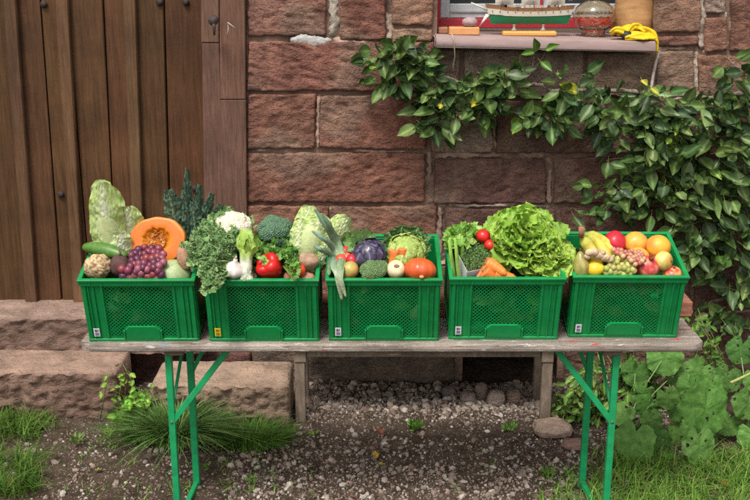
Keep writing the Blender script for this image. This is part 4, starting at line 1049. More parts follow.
# cucumber
mb = MB(); p0 = CP(0, 84, 247, .030); p1 = CP(0, 127, 257, .028); pts = []; rad = []; n = 26; s = psc(p0)
for i in range(n + 1):
    t = i / n; pts.append(p0.lerp(p1, t) + V((0, 0, .006 * math.sin(PI * t)))); rad.append(7.2 * s * max(.12, math.sin(PI * (.03 + .94 * t)) ** .35))
c0 = pts[0].copy(); mb.tube([q - c0 for q in pts], rad, 18, [mixc((.05, .13, .02), (.09, .22, .03), .5 + .5 * nz((i * .7, 0, 0))) for i in range(n + 1)])
single('cucumber', mb, M['skin'], 'dark green cucumber lying across the left corner of the leftmost crate', 'cucumber', loc=c0)
roundveg('celeriac', 'knobbly tan celeriac root in the left corner of the leftmost crate', 'celeriac', 0, 98, 266.5, 13.6, .012, (.50, .35, .19), 'matte',
         lambda q, d: q * (1 + .10 * nz(d, 2) + .07 * nz(d, 6) + .05 * nz(d, 14)), (1, 1, .93), seg=56, rings=40,
         colf=lambda q, d: mixc((.58, .45, .27), (.26, .15, .07), sstep(-.15, .35, nz((d.x, d.y, d.z + 9), 6))))
roundveg('beetroot', 'dark purple brown beetroot between celeriac and red grapes', 'beetroot', 0, 120, 266, 10.5, .008, (.10, .05, .05), 'matte', lumpy(.08, 2, .02, 8), (1, 1, 1.05),
         parts=lambda root, rr: [(lambda m: (m.tube([(0, 0, rr * .85), (.004, 0, rr * 1.3), (.0, .003, rr * 1.7)], [.006, .004, .002], 8, (.16, .07, .06)), m.build('stalk', M['matte'], root))[1])(MB())])
roundveg('white_cabbage', 'smooth pale green white cabbage right of the red grapes', 'cabbage', 0, 172, 275, 18.5, -.008, (.6, .66, .42), 'veg', lumpy(.03, 2), (1.05, 1, .85), seg=48, rings=30,
         colf=lambda q, d: mixc((.66, .72, .50), (.46, .58, .28), sstep(.02, .10, abs(math.sin(math.atan2(d.y, d.x) * 4 + d.z * 2 + nz(d, 3))))*.9))
roundveg('sweet_potato', 'brown sweet potato upright at the right end of the leftmost crate', 'sweet potato', 0, 184, 259, 8.5, .03, (.42, .24, .15), 'matte', lumpy(.12, 2, .03, 9), (.8, .8, 1.45), (-.25, .1, 1))
def clampf(i, u, v, h, m):
    p = CP(i, u, v, h); return p if (p - CO[i]).dot(cy_) > m else CL(i, u, v, m)
def bunch(name, label, i, spots, r, h, cols, parts_name='grape', stemcol=(.25, .2, .06), grp=None):
    p0 = CP(i, spots[0][0], spots[0][1], h); root = thing(name, label, 'grapes', p0, grp)
    qs = []
    for (u, v, dh) in spots:
        p = clampf(i, u, v, h + dh, .016); s = psc(p); rr = r * s * R(.88, 1.1); mb = MB(); mb.sphere((0, 0, 0), (rr, rr, rr * 1.06), 14, 10, jit(random.choice(cols), .12))
        o = mb.build(parts_name, M['skin'], root); o.location = p - p0; o.rotation_euler = (R(-.5, .5), R(-.5, .5), 0); qs.append(p - p0)
    mb = MB(); cen = sum(qs, V()) / len(qs)
    for q in random.sample(qs, min(len(qs), 22)): mb.tube([cen + V((0, .012, .0)), (cen + q) / 2 + V((0, 0, .004)), q], .0013, 5, stemcol)
    mb.build('stem', M['matte'], root)
def fillspots(region, n, r, seed=1, k=1.5, dome=.03):
    rnd = random.Random(seed); out = []; tr = 0
    cu = (min(a for a, b in region) + max(a for a, b in region)) / 2
    def inside(u, v):
        c = False; j = len(region) - 1
        for i in range(len(region)):
            (x1, y1), (x2, y2) = region[i], region[j]
            if (y1 > v) != (y2 > v) and u < (x2 - x1) * (v - y1) / (y2 - y1) + x1: c = not c
            j = i
        return c
    us = [a for a, b in region]; vs_ = [b for a, b in region]
    while len(out) < n and tr < 9000:
        tr += 1; u = rnd.uniform(min(us), max(us)); v = rnd.uniform(min(vs_), max(vs_))
        if inside(u, v) and all((u - a) ** 2 + (v - b) ** 2 > (r * k) ** 2 for a, b, _ in out):
            out.append((u, v, rnd.uniform(0, 1) * dome))
    return out
sp = fillspots([(144, 247), (163, 249), (165, 262), (160, 270), (163, 282), (148, 283), (141, 279), (122, 277), (120, 270), (130, 264), (128, 256), (134, 252)], 48, 4.1, 3, 1.02, .014)
sp += [(u + R(-2, 2), v + R(-1, 2), -.012) for u, v, _ in sp[:30]]
bunch('red_grapes', 'bunch of purple red grapes hanging towards the front of the leftmost crate', 0, sp, 4.2, .026, [(.12, .02, .045), (.19, .035, .07), (.27, .08, .12), (.09, .02, .055), (.22, .04, .05)])
# black kale (lacinato): long bubbled leaves standing up
kdf = lambda sd: (lambda s, t, n=0: (.34, .44, .28) if abs(t) < .07 else mixc(mixc((.045, .115, .075), (.13, .24, .165), .5 + 1.1 * nz((s * 22 + sd, t * 7, 0))), (.26, .37, .25), .8 if abs(((s * 11 - abs(t) * 1.4) % 1) - .5) > .44 else 0))
root = thing('black_kale', 'bunch of dark blistered black kale standing behind the half pumpkin', 'kale', CL(0, 190, 262, .27)); o0 = root.location.copy()
for k, (u0, v0, u1, v1, W_, ly, cv, roll) in enumerate(((180, 250, 169, 190, 9.5, .265, .25, -.1), (184, 256, 176, 199, 6, .28, .3, -.4), (190, 258, 183, 187, 6, .275, .2, .3), (190, 258, 186, 168, 4.6, .29, .15, .2),
      (196, 260, 197, 184, 5.5, .285, -.2, .4), (199, 262, 206, 192, 6, .275, -.4, .5), (196, 262, 194, 202, 7.5, .25, .2, -.2), (203, 262, 213, 203, 7, .27, -.6, .5), (188, 262, 185, 208, 6.5, .255, .3, .5))):
    a = CL(0, u0, v0, ly); b = CL(0, u1, v1, ly); s = psc(b); mb = MB()
    leafgrid(mb, (b - a).length * (1 + .06 * abs(cv)), W_ * 1.25 * s, 50, 20, lambda t: max(.10, math.sin(PI * min(1, t * .84 + .12)) ** .55), abs(cv), .005, 5, -.5, kdf(k * 7), fr2(a - o0, b - a + V((0, .10 * abs(cv), 0)), (roll, -1, .1)), .003, .006, None, 1.6)
    mb.build('leaf', M['kale'], root)
# curly kale bunch between crates 1 and 2, spilling over the second crate's rim
ck = veinc((.30, .42, .18), (.12, .22, .07), (.065, .155, .05), .09, 5)
def kale_leaf(root, a, b, Wd, nrm, cv=.3, ruf=.018):
    mb = MB(); L = (b - a).length; FM = fr2(a, b - a, nrm); c1 = (.10, .23, .065); c2 = (.27, .43, .17)
    ctr = lambda s: V((0, L * s, .012 * math.sin(PI * s) - cv * L * .25 * s * s))
    mb.tube([FM @ ctr(k / 8) for k in range(9)], [.0042 - .0003 * k for k in range(9)], 7, (.30, .42, .17))
    leafgrid(mb, L, Wd * .62, 16, 8, lambda t: .15 + .85 * math.sin(PI * min(1, t * .8 + .12)), -cv * .8, .004, 4, .1, lambda s, t, n=0: mixc(c1, c2, .3 + .5 * nz((s * 9, t * 3, 1))), FM, .002, .004)
    for k in range(46):
        s = .14 + .86 * (k / 45); side = 1 if k % 2 else -1; q = R(.35, 1.0); w = Wd * (.35 + .65 * math.sin(PI * min(1, s * .85 + .1))) * q
        base = ctr(s * .97) + V((side * w * .55, 0, R(-.002, .006))); d = V((side * R(.5, 1.2), R(.1, .9), R(-.3, .6))) if s < .93 else V((side * R(.1, .8), 1, R(-.3, .3)))
        c = jit(mixc(c1, c2, R(.0, .9)), .12); z = R(.014, .024)
        leafgrid(mb, z, z * R(.7, 1.0), 9, 12, wide, R(-1.2, .9), z * .22, random.choice([2, 3, 4]), .3, (lambda c: lambda s_, t, n=0: mixc(c, (c[0] * 1.9, c[1] * 1.5, c[2] * 1.7), sstep(.8, 1, max(abs(t), s_)) * .8))(c), FM @ fr2(base, d, V((R(-.5, .5), R(-.4, .4), 1))), z * .14, .001)
    return mb.build('leaf', M['kale'], root)
root = thing('curly_kale', 'bunch of frilly green curly kale spilling over the left end of the second crate', 'kale', CP(1, 222, 268, 0)); o0 = root.location.copy()
for (i, u0, v0, h0, u1, v1, h1, wd, cv, ru) in ((1, 228, 258, .0, 209, 300, -.005, 13, -.5, .014), (1, 226, 262, .01, 210, 290, .012, 9, -.4, .012), (1, 232, 258, .02, 182, 250, .05, 14, -.3, .016), (1, 230, 255, .03, 190, 262, .035, 12, -.4, .014), (1, 226, 250, .05, 204, 226, .09, 12, -.3, .018), (1, 234, 250, .06, 226, 211, .11, 11, -.2, .018),
                                        (1, 228, 250, .05, 216, 216, .10, 15, -.2, .018), (1, 232, 250, .05, 228, 228, .09, 12, -.3, .016), (1, 230, 262, .02, 202, 275, .02, 13, -.4, .015), (1, 226, 262, .02, 222, 243, .06, 11, -.4, .014),
                                        (1, 226, 250, .04, 196, 236, .08, 14, -.4, .017), (1, 222, 266, .02, 216, 280, .012, 8, -.4, .01), (1, 235, 258, .04, 208, 243, .075, 13, -.2, .017), (1, 230, 262, .03, 214, 262, .055, 12, -.2, .016), (1, 236, 255, .03, 222, 250, .07, 12, -.2, .016)):
    a = CP(i, u0, v0, h0); b = CP(i, u1, v1, h1)
    kale_leaf(root, a - o0, b - o0, wd * psc(a), (R(-.3, .3), -1, .5), cv, ru)
# cauliflower
def florets(mb, c, r, n, fr, col, col2, zsq=.8, lump=.08):
    for k in range(n):
        z = 1 - 1.25 * (k + .5) / n; a = k * 2.39996; rr = math.sqrt(max(0, 1 - z * z)); d = V((rr * math.cos(a), rr * math.sin(a), z))
        q = V((d.x * r, d.y * r, d.z * r * zsq)) * (1 + lump * nz(d, 2.5)); f = fr * R(.7, 1.25); mix = .5 + .5 * nz(d, 6)
        ico(mb, V(c) + q, (f, f, f * .9), mixc(col, col2, mix + R(-.2, .2)), True, .10)
p = CP(1, 233, 228, .075); root = thing('cauliflower', 'white cauliflower behind the pak choi in the second crate', 'cauliflower', M=frame(p, (0, -.45, 1)))
mb = MB(); r = 19 * psc(p); florets(mb, (0, 0, 0), r * .88, 520, r * .10, (.78, .72, .58), (.66, .60, .44), .78, .12); mb.sphere((0, 0, 0), (r * .86, r * .86, r * .66), 24, 14, (.55, .48, .33)); mb.build('curd', M['vegthick'], root)
cl = veinc((.62, .68, .46), (.42, .55, .25), (.27, .42, .13), .16, 6)
for k in range(11):
    a = k * 2 * PI / 11 + R(-.2, .2); d = V((math.cos(a), math.sin(a), 0)); mb = MB()
    leafgrid(mb, r * R(1.3, 1.7), r * .42, 14, 10, ov, .9, .008, 3, .3, cl, fr2(d * r * .35 + V((0, 0, -r * .95)), d + V((0, 0, .55)), -d + V((0, 0, 1))), .003); mb.build('leaf', M['veg'], root)
# broccoli
def broccoli(label, i, u, v, rpx, h, ax=(0, -.5, 1), c1=(.12, .22, .11), c2=(.075, .15, .08), big=9):
    p = CP(i, u, v, h); root = thing('broccoli', label, 'broccoli', M=frame(p, ax)); r = rpx * psc(p); mb = MB()
    for k in range(big):
        a = k * 2.4; q = .62 * math.sqrt(k / big); c = V((q * r * math.cos(a), q * r * math.sin(a), r * (.22 - .35 * q * q))); rr = r * R(.42, .52)
        florets(mb, c, rr, 130, rr * .135, c1, c2, .85, .05); mb.sphere(c, rr * .9, 16, 10, c2)
    mb.build('crown', M['softleaf'], root)
    mb = MB(); mb.tube([(0, 0, 0), (0, 0, -r * .8), (0, 0, -r * 1.2)], [r * .4, r * .3, r * .3], 14, (.38, .5, .22)); mb.build('stalk', M['veg'], root)
broccoli('blue green broccoli head at the back of the second crate', 1, 273.5, 230, 17, .07, c1=(.15, .26, .16), c2=(.10, .19, .12))
broccoli('grey green broccoli head at the front of the middle crate', 2, 373, 271, 15, .002, c1=(.20, .30, .13), c2=(.13, .22, .09))
mb = MB(); p = CP(1, 279, 246, .05)
for k in range(5):
    d = V((R(-1, 1), -.6, R(.2, 1))).normalized(); leafgrid(mb, 11 * psc(p), 5 * psc(p), 8, 6, ov, .4, .004, 2, .3, veinc((.3, .42, .28), (.16, .27, .2), (.10, .2, .15)), fr2(V((0, 0, 0)), d, (0, -.5, 1)))
single('broccoli_sprig', mb, M['softleaf'], 'small blue green leafy sprig in front of the broccoli of the second crate', 'leaves', loc=p)
# garlic
p = CP(1, 234, 270, .022); s = psc(p); root = thing('garlic_bulb', 'white garlic bulb left of the pak choi', 'garlic', M=frame(p, (.2, -.25, 1)))
mb = MB(); r = 10.2 * s; mb.lathe([(r * .2, -r * .75), (r * .7, -r * .62), (r * .98, -r * .2), (r, r * .1), (r * .8, r * .5), (r * .42, r * .78), (r * .22, r * 1.0), (r * .2, r * 1.25), (r * .13, r * 1.3)], 40,
    fn=lambda q, a, t: V((q.x, q.y, 0)) * (1 + .07 * abs(math.sin(a * 3.5)) - .04) + V((0, 0, q.z)), colf=lambda q, a, t: mixc((.74, .70, .65), (.60, .50, .50), abs(math.sin(a * 14)) ** 6 * .6)); mb.build('body', M['skin'], root)
mb = MB(); mb.tube([(0, 0, r * 1.2), (.001, 0, r * 1.6)], [r * .14, r * .09], 8, (.55, .45, .33)); mb.build('neck', M['matte'], root)
def potato(label, i, u, v, r, h, sc3=(1.3, 1, .95), col=(.36, .24, .15), cat='potato', grp='potatoes in the second crate', name='potato'):
    roundveg(name, label, cat, i, u, v, r, h, col, 'matte', lumpy(.10, 1.6, .03, 7), sc3, (R(-.2, .2), -.2, 1), grp)
potato('large brown potato behind the small tomato', 1, 307, 261, 9, .02, (1.35, 1, .95), (.42, .27, .18))
potato('brown potato between garlic and red pepper', 1, 248, 278, 8, -.006, (1.2, 1, .8), (.30, .18, .11))
potato('pinkish potato at the right end of the second crate behind its rim', 1, 307, 279, 8, -.008, (1.1, 1, .8), (.42, .22, .15))
potato('small potato in front of the garlic bulb', 1, 232, 283, 5, -.004, (1.3, 1, .8), (.55, .38, .2))
potato('potato half hidden left of the small tomato', 1, 292, 277, 7, -.01, (1.2, 1, .8), (.42, .17, .10))
# pak choi
a = CP(1, 246, 281, -.012); b = CL(1, 248, 232, .10); Mx, L = axis_obj(a, b)
def pakcol(s, t, n=0):
    k = sstep(.38, .62, s + .12 * abs(t)); c = mixc((.76, .78, .66), (.42, .60, .12), k)
    return mixc(c, (.26, .44, .07), sstep(.7, 1, s) * abs(t))
root = thing('pak_choi', 'pak choi with thick white base and bright green tops beside the garlic', 'pak choi', M=Mx)
s = psc(a)
for k in range(13):
    az = k * 2.4; lay = k / 13; d = V((math.cos(az), math.sin(az), 0)); mb = MB()
    leafgrid(mb, L * R(.86, 1.06), 12.5 * s * (.75 + .25 * lay), 26, 14, lambda t: .62 - .22 * sstep(0, .45, t) + .62 * sstep(.45, .8, t) * math.sqrt(max(.01, 1 - max(0, (t - .78) / .225) ** 2)),
             .22, .006 , 3, .9, lambda s_, t, n=0: mixc(pakcol(s_, t, n), (.45, .56, .3), .35 if abs(math.sin(t * 9)) > .93 and s_ < .5 else 0), fr2(d * s * 4.6 * (.4 + .6 * lay), V((0, 0, 1)) + d * (.06 + .14 * lay), -d), .003)
    mb.build('leaf', M['veg'], root)
# parsley
def sprays(root, i, region, n, h, leaf, cols, m='veg', stemcol=(.25, .4, .08), lob=3, base=None, up=.6):
    mb = MB(); p0 = root.location
    for (u, v, dh) in fillspots(region, n, 1.5, 11, .8, h):
        p = CP(i, u, v, .02 + dh) - p0; c = jit(random.choice(cols), .15); s = psc(p + p0)
        for k in range(lob):
            d = V((R(-1, 1), R(-1, .3), R(-.3, 1))).normalized(); leafgrid(mb, leaf * s * R(.7, 1.2), leaf * s * .42, 5, 4, lambda t: max(.05, math.sin(PI * min(1, t * .9 + .1))) * (1 + .25 * math.sin(t * 22)), R(-.5, .8), .0015, 2, .3, lambda a, b, n=0: c, fr2(p, d, (R(-.5, .5), -.7, .8)))
        if base is not None: mb.tube([base - p0, (base - p0 + p) / 2 + V((0, 0, .01)), p], [.0015, .0012, .001], 5, stemcol)
    return mb
root = thing('parsley', 'bunch of leafy parsley behind the red pepper in the second crate', 'parsley', CP(1, 276, 262, .0))
sprays(root, 1, [(256, 236), (270, 230), (284, 240), (296, 252), (298, 268), (294, 280), (288, 262), (272, 256), (258, 258), (255, 248)], 190, .035, 6, [(.10, .25, .04), (.15, .33, .06), (.07, .18, .03), (.2, .38, .08)], base=CP(1, 275, 262, -.02)).build('leaves', M['veg'], root)
# pepper
p = CP(1, 270, 267, .016); s = psc(p); r = 13.6 * s
root = thing('red_pepper', 'glossy red bell pepper with green stem at the front of the second crate', 'pepper', M=frame(p, (-.45, -.55, .75)))
mb = MB()
def pepfn(q, a, t):
    lob = 1 - .12 * abs(math.cos(a * 2)) ** 4 - .02 * math.sin(a * 3); return V((q.x * lob, q.y * lob, q.z + r * .10 * abs(math.sin(a * 2)) * (1 if q.z > 0 else -.5)))
mb.lathe([(r * .05, -r * .62), (r * .5, -r * .78), (r * .82, -r * .55), (r * .98, -r * .05), (r * 1.02, r * .35), (r * .88, r * .66), (r * .58, r * .78), (r * .34, r * .66), (r * .2, r * .52), (r * .04, r * .48)], 56, fn=pepfn, col=(.62, .012, .012)); mb.build('body', M['skin'], root).modifiers.new('s', 'SUBSURF').render_levels = 1
mb = MB(); mb.lathe([(r * .02, r * .52), (r * .32, r * .60), (r * .30, r * .68), (r * .14, r * .74), (r * .02, r * .76)], 20, fn=lambda q, a, t: q * (1 + .1 * math.cos(a * 5)), col=(.22, .38, .08))
mb.tube([(0, 0, r * .7), (-r * .05, 0, r * 1.0), (-r * .25, r * .05, r * 1.35)], [r * .13, r * .10, r * .13], 12, (.25, .42, .10)); mb.build('stem', M['vegthick'], root)
def calyx(root, rr, ax=1, col=(.10, .26, .05)):
    mb = MB()
    for k in range(5):
        a = k * 2 * PI / 5; d = V((math.cos(a), math.sin(a), .05)); leafgrid(mb, rr * .6, rr * .13, 5, 2, ov, -.7, 0, 1, 0, lambda s, t, n=0: col, fr2(V((0, 0, rr * .86)), d, (0, 0, 1)))
    mb.tube([(0, 0, rr * .84), (.001, 0, rr * 1.15)], [rr * .06, rr * .04], 6, col); mb.build('stem', M['veg'], root)
roundveg('tomato', 'small orange red tomato in front of the large potato', 'tomato', 1, 299, 270, 6.8, .012, (.74, .07, .015), 'skin', None, (1, 1, .93), (.3, -.2, 1), parts=calyx)
# pointed cabbage
a = CL(1, 303, 268, .16); b = CL(1, 319, 209, .22); Mx, L = axis_obj(a, b); s_ = psc(a); mb = MB()
Q1, Q2, Q3 = (.86, .89, .72), (.70, .80, .44), (.50, .66, .20)
capleaf(mb, L, 15 * s_, 31, .048, -.006, .30, 1.02, crin(Q1, Q2, Q3, .08, 9, 31), wmid=.7, ruf=.010)
capleaf(mb, L, 15 * s_, 37, -.012, .0, -.12, 1.0, crin(Q1, Q2, Q3, .08, 9, 37), wmid=.6)
capleaf(mb, L, 17 * s_, 41, .006, -.050, .03, .98, crin(Q1, Q2, Q3, .10, 8, 41), cup=-.55, wmid=.62, ruf=.004)
capleaf(mb, L, 11 * s_, 43, -.030, -.046, -.14, .82, crin(Q1, Q2, Q3, .10, 8, 43), wmid=.6, cup=-.5)
capleaf(mb, L, 11 * s_, 47, .044, -.040, .20, .80, crin(Q1, Q2, Q3, .10, 8, 47), wmid=.6, cup=-.5)
mb.lathe([(.02, 0), (.036, .01), (.05, L * .35), (.052, L * .65), (.02, L * .85)], 24, col=(.62, .72, .36))
single('pointed_cabbage', mb, M['veg'], 'pale green pointed cabbage leaning at the right of the second crate', 'cabbage', Mx=Mx)

# ---- crate 3: leek
root = thing('leek', 'leek with blue green leaves bent over the front left rim of the middle crate', 'leek', CP(2, 338, 262, .02)); o0 = root.location.copy()
def leekleaf(pts, w, cols, fold=.5):
    n = 22; P = [q - o0 for q in pts]; mb = MB(); vs = []; cs = []; fs = []; m = 6
    def cr(t):
        x = t * (len(P) - 1); i = min(int(x), len(P) - 2); f = x - i; g = lambda k: P[max(0, min(len(P) - 1, k))]
        p0, p1, p2, p3 = g(i - 1), g(i), g(i + 1), g(i + 2)
        return .5 * ((2 * p1) + (p2 - p0) * f + (2 * p0 - 5 * p1 + 4 * p2 - p3) * f * f + (3 * p1 - p0 - 3 * p2 + p3) * f ** 3)
    for i in range(n + 1):
        t = i / n; p = cr(t); d = (cr(min(1, t + .02)) - cr(max(0, t - .02))).normalized(); nn = V((.2, -1, .35)); nn = (nn - d * nn.dot(d)).normalized(); sd_ = d.cross(nn); ww = w * (1 - .75 * sstep(.7, 1, t)) * (.8 + .2 * math.sin(t * 7))
        for j in range(m + 1):
            q = -1 + 2 * j / m; vs.append(p + sd_ * q * ww - nn * abs(q) * ww * fold); cs.append(mixc(mixc(cols[0], cols[1], t), (.3, .42, .3), .3 if j % 2 else 0))
    for i in range(n):
        for j in range(m): a = i * (m + 1) + j; fs.append((a, a + 1, a + m + 2, a + m + 1))
    mb.add(vs, fs, cs); o = mb.build('leaf', M['softleaf'], root); md = o.modifiers.new('t', 'SOLIDIFY'); md.thickness = .0018
s = psc(o0); dk = (.12, .23, .15); lt = (.33, .45, .25); wh = (.58, .66, .42)
leekleaf([CP(2, 341, 262, .02), CP(2, 338, 246, .05), CL(2, 328, 228, .12), CL(2, 315, 209, .14)], 5.2 * s, (lt, dk), .6)
leekleaf([CP(2, 341, 258, .03), CP(2, 335, 248, .05), CL(2, 326, 240, .07), CL(2, 312, 231, .08)], 4.2 * s, (lt, (.2, .32, .27)), .7)
leekleaf([CP(2, 340, 258, .02), CP(2, 330, 252, .04), CL(2, 322, 250, .04), CL(2, 314, 246, .04)], 4.0 * s, (lt, (.18, .30, .25)), .7)
leekleaf([CP(2, 343, 256, .03), CP(2, 337, 240, .07), CL(2, 330, 226, .10), CL(2, 322, 214, .10)], 4.0 * s, (lt, dk), .6)
leekleaf([CP(2, 337, 256, .03), CP(2, 336, 266, .03), CL(2, 338, 276, -.012), CL(2, 342, 300, -.020)], 5.5 * s, (dk, wh), .35)
leekleaf([CP(2, 344, 256, .035), CP(2, 341, 268, .03), CL(2, 341, 280, -.020), CL(2, 346, 297, -.024)], 4.4 * s, ((.10, .20, .08), wh), .3)
leekleaf([CP(2, 333, 257, .025), CP(2, 330, 266, .02), CP(2, 329, 275, .012)], 3.6 * s, (dk, (.16, .28, .1)), .3)
lamb = [(.28, .52, .15), (.34, .58, .19), (.22, .44, .11)]
def leafbunch(name, label, cat, i, leaves, colf, m, base, ruf=.002, cup=.35, shape=ov, cv=.3):
    o0 = base; root = thing(name, label, cat, o0)
    for (u, v, h, L_, W_, dx, dz) in leaves:
        p = CP(i, u, v, h); s = psc(p); d = V((dx, -.25, dz)).normalized(); mb = MB()
        leafgrid(mb, L_ * s, W_ * s, 14, 10, shape, cv, ruf, 2, cup, colf(), fr2(p - o0 - d * L_ * s * .5, d, (R(-.3, .3), -1, .4)), ruf * .5, .001)
        mb.build('leaf', M[m], root)
    return root
leafbunch('lambs_lettuce', 'bunch of rounded green salad leaves at the back left of the middle crate', 'salad leaves', 2,
          [(350, 236, .05, 16, 5.5, -.6, .6), (357, 234, .06, 18, 6, -.1, 1), (365, 234, .06, 18, 6.5, .1, 1), (372, 236, .05, 15, 5, .5, .8), (348, 243, .045, 14, 5.5, -1, .2), (355, 243, .055, 14, 5.5, -.4, .7), (363, 243, .06, 14, 5.5, .2, 1), (370, 246, .05, 13, 4.5, .8, .5), (352, 249, .04, 12, 5, -.7, -.2), (376, 243, .04, 11, 4, .9, .7), (360, 249, .045, 11, 5, .1, .4)],
          lambda: (lambda c: veinc((.38, .52, .26), (.22, .40, .14), c, .1, 5))(jit(random.choice(lamb))), 'veg', CP(2, 360, 252, .0))
# red cabbage
p = CP(2, 369, 254, .03); Mx = frame(p, (-.1, -.55, .85)); mb = MB(); r = 15 * psc(p)
rcb = veinc((.20, .17, .27), (.08, .07, .13), (.035, .03, .065), .04, 5)
mb2 = MB(); head(mb2, r * 1.7, lambda h: r * max(.06, math.sqrt(max(0, 1 - (2 * h * .93 - .93) ** 2))), 9, 1.1, rcb, .12, .002, 3, .001, .003, 20, 16)
mb2.v = [q - V((0, 0, r * .85)) for q in mb2.v]
mb2.sphere((0, 0, 0), r * .95, 32, 20, fn=lumpy(.04, 3), colf=lambda q, d: mixc((.035, .03, .07), (.22, .19, .28), sstep(.80, .98, math.sin(math.atan2(d.y, d.x) * 7 + 5 * nz(d, 2)))))
single('red_cabbage', mb2, M['skin'], 'dark purple red cabbage in the middle crate above the broccoli', 'cabbage', Mx=Mx)
for (u, v, rr, c, l) in ((345, 252, 6.5, (.60, .04, .05), 'topmost red apple beside the leek leaves'), (341, 260, 6.5, (.62, .10, .05), 'red apple lowest beside the leek leaves'), (352, 260, 6.5, (.5, .02, .04), 'red apple nearest the red cabbage'), (347, 258, 5.5, (.66, .16, .10), 'pinkish red apple between the other red apples')):
    roundveg('red_apple', l, 'apple', 2, u, v, rr, .02, c, 'skin', lumpy(.03), (1, 1, .95), (R(-.4, .4), -.3, 1), 'red apples in the middle crate', 20, 14)
roundveg('pear', 'golden green pear at the front left of the middle crate', 'pear', 2, 350.5, 269.5, 9.5, .004, (.42, .36, .10), 'skin', lambda q, d: q * (1 - .22 * max(0, d.z)), (.95, .95, 1.15), (.5, .2, .7), parts=lambda root, rr: (lambda m: (m.tube([(0, 0, rr * .85), (.001, 0, rr * 1.25)], .0016, 6, (.14, .09, .04)), m.build('stem', M['matte'], root)))(MB()), colf=lambda q, d: mixc((.45, .38, .10), (.55, .28, .08), sstep(-.2, .8, d.x)))
# savoy cabbage: bright heart, dark crinkled outer leaves
p = CP(2, 406, 252, .03); s = psc(p); root = thing('savoy_cabbage', 'savoy cabbage with crinkled dark outer leaves and yellow green heart', 'cabbage', M=frame(p, (0, -.6, .8)))
mb = MB(); r = 17 * s; sv = veinc((.62, .70, .34), (.50, .62, .18), (.36, .52, .10), .08, 7)
mb2 = MB(); head(mb2, r * 1.5, lambda h: r * max(.06, math.sqrt(max(0, 1 - (2 * h * .93 - .93) ** 2))), 9, 1.0, sv, .15, .004, 5, .003, .010, 20, 18, bub=.006)
mb2.v = [q - V((0, 0, r * .7)) for q in mb2.v]; mb2.sphere((0, 0, 0), r * .93, 40, 26, fn=lumpy(.05, 3, .04, 12), colf=lambda q, d: mixc((.36, .52, .10), (.56, .66, .26), sstep(.5, .95, math.sin(math.atan2(d.y, d.x) * 8 + 6 * nz(d, 2))))); mb2.build('heart', M['kale'], root)
svo = veinc((.40, .50, .22), (.15, .28, .08), (.07, .17, .05), .07, 7)
for (az, k, W_) in ((.5, 1.55, .75), (1.1, 1.62, .75), (1.75, 1.62, .8), (2.35, 1.6, .75), (2.95, 1.5, .7), (0.0, 1.45, .65), (1.4, 1.3, .7), (2.1, 1.3, .7)):
    d = V((math.cos(az), math.sin(az), 0)); mb = MB(); leafgrid(mb, r * k * 1.1, r * W_, 24, 22, wide, .55, .010, 5, .35, svo, fr2(V((0, 0, -r * .55)) + d * r * .3, d + V((0, 0, .55)), -d * .5 + V((0, 0, 1))), .005, .008); mb.build('outer_leaf', M['kale'], root)
# carrots
def carrot(i, u0, v0, h0, u1, v1, h1, r, label, col=(.74, .22, .03), top=True, grp=None, cat='carrot', name='carrot'):
    a = clampf(i, u0, v0, h0, .03); b = clampf(i, u1, v1, h1, .02); Mx, L = axis_obj(a, b); s = psc(a); root = thing(name, label, cat, M=Mx, group=grp); mb = MB(); pr = [(r * s * .25, -.002), (r * s * .8, .001)]; n = 26
    for k in range(n + 1): t = k / n; pr.append((r * s * (1 - .55 * t ** 1.2) * (1 + .03 * math.sin(k * 2.7) + R(-.02, .02)) * (1 if t < .93 else .75), L * t + .003))
    pr.append((r * s * .08, L + .008)); mb.lathe(pr, 20, fn=lambda q, a_, t: q + V((.003 * math.sin(t * 4), 0, 0)), colf=lambda q, a_, t: mixc(col, (col[0] * .75, col[1] * .65, col[2] * .6), max(0, nz((q.z * 160, a_ * .5, 1)) * .9)))
    mb.build('root', M['vegthick'], root)
    if top: mb = MB(); mb.tube([(0, 0, .002), (0, 0, -.008)], [r * s * .28, r * s * .2], 8, (.20, .22, .06)); mb.build('crown', M['matte'], root)
carrot(2, 394, 250, .058, 391, 268, .0, 5.6, 'wider carrot tip between parsnip and savoy cabbage', (.74, .20, .05), False, 'carrots in the middle crate')
carrot(2, 402, 248, .068, 402, 268, .0, 4.6, 'narrower carrot tip right beside the squash', (.74, .20, .05), False, 'carrots in the middle crate')
# parsnip seen from its crown
p = CP(2, 396, 269, .01); s = psc(p); root = thing('parsnip', 'cream coloured parsnip with its brown crown facing forward in the middle crate', 'parsnip', M=frame(p, (0, -.72, .68))); r = 9.6 * s
mb = MB(); mb.lathe([(r * .03, r * .66), (r * .3, r * .66), (r * .45, r * .66), (r * .62, r * .6), (r * .82, r * .45), (r * .97, r * .1), (r * .98, -r * .3), (r * .85, -r * .8), (r * .6, -r * 1.8), (r * .3, -r * 3)], 36,
    fn=lambda q, a, t: q * (1 + .04 * nz((math.cos(a), math.sin(a), t * 4), 2)), colf=lambda q, a, t: mixc((.62, .46, .27), mixc((.76, .62, .40), (.55, .36, .2), max(0, nz((q.z * 140, a, 0)))), sstep(.08, .34, t))); mb.build('root', M['vegthick'], root)
mb = MB(); mb.sphere((r * .05, 0, r * .66), (r * .3, r * .2, r * .08), 12, 8, (.24, .14, .07), lumpy(.2)); mb.build('crown', M['matte'], root)
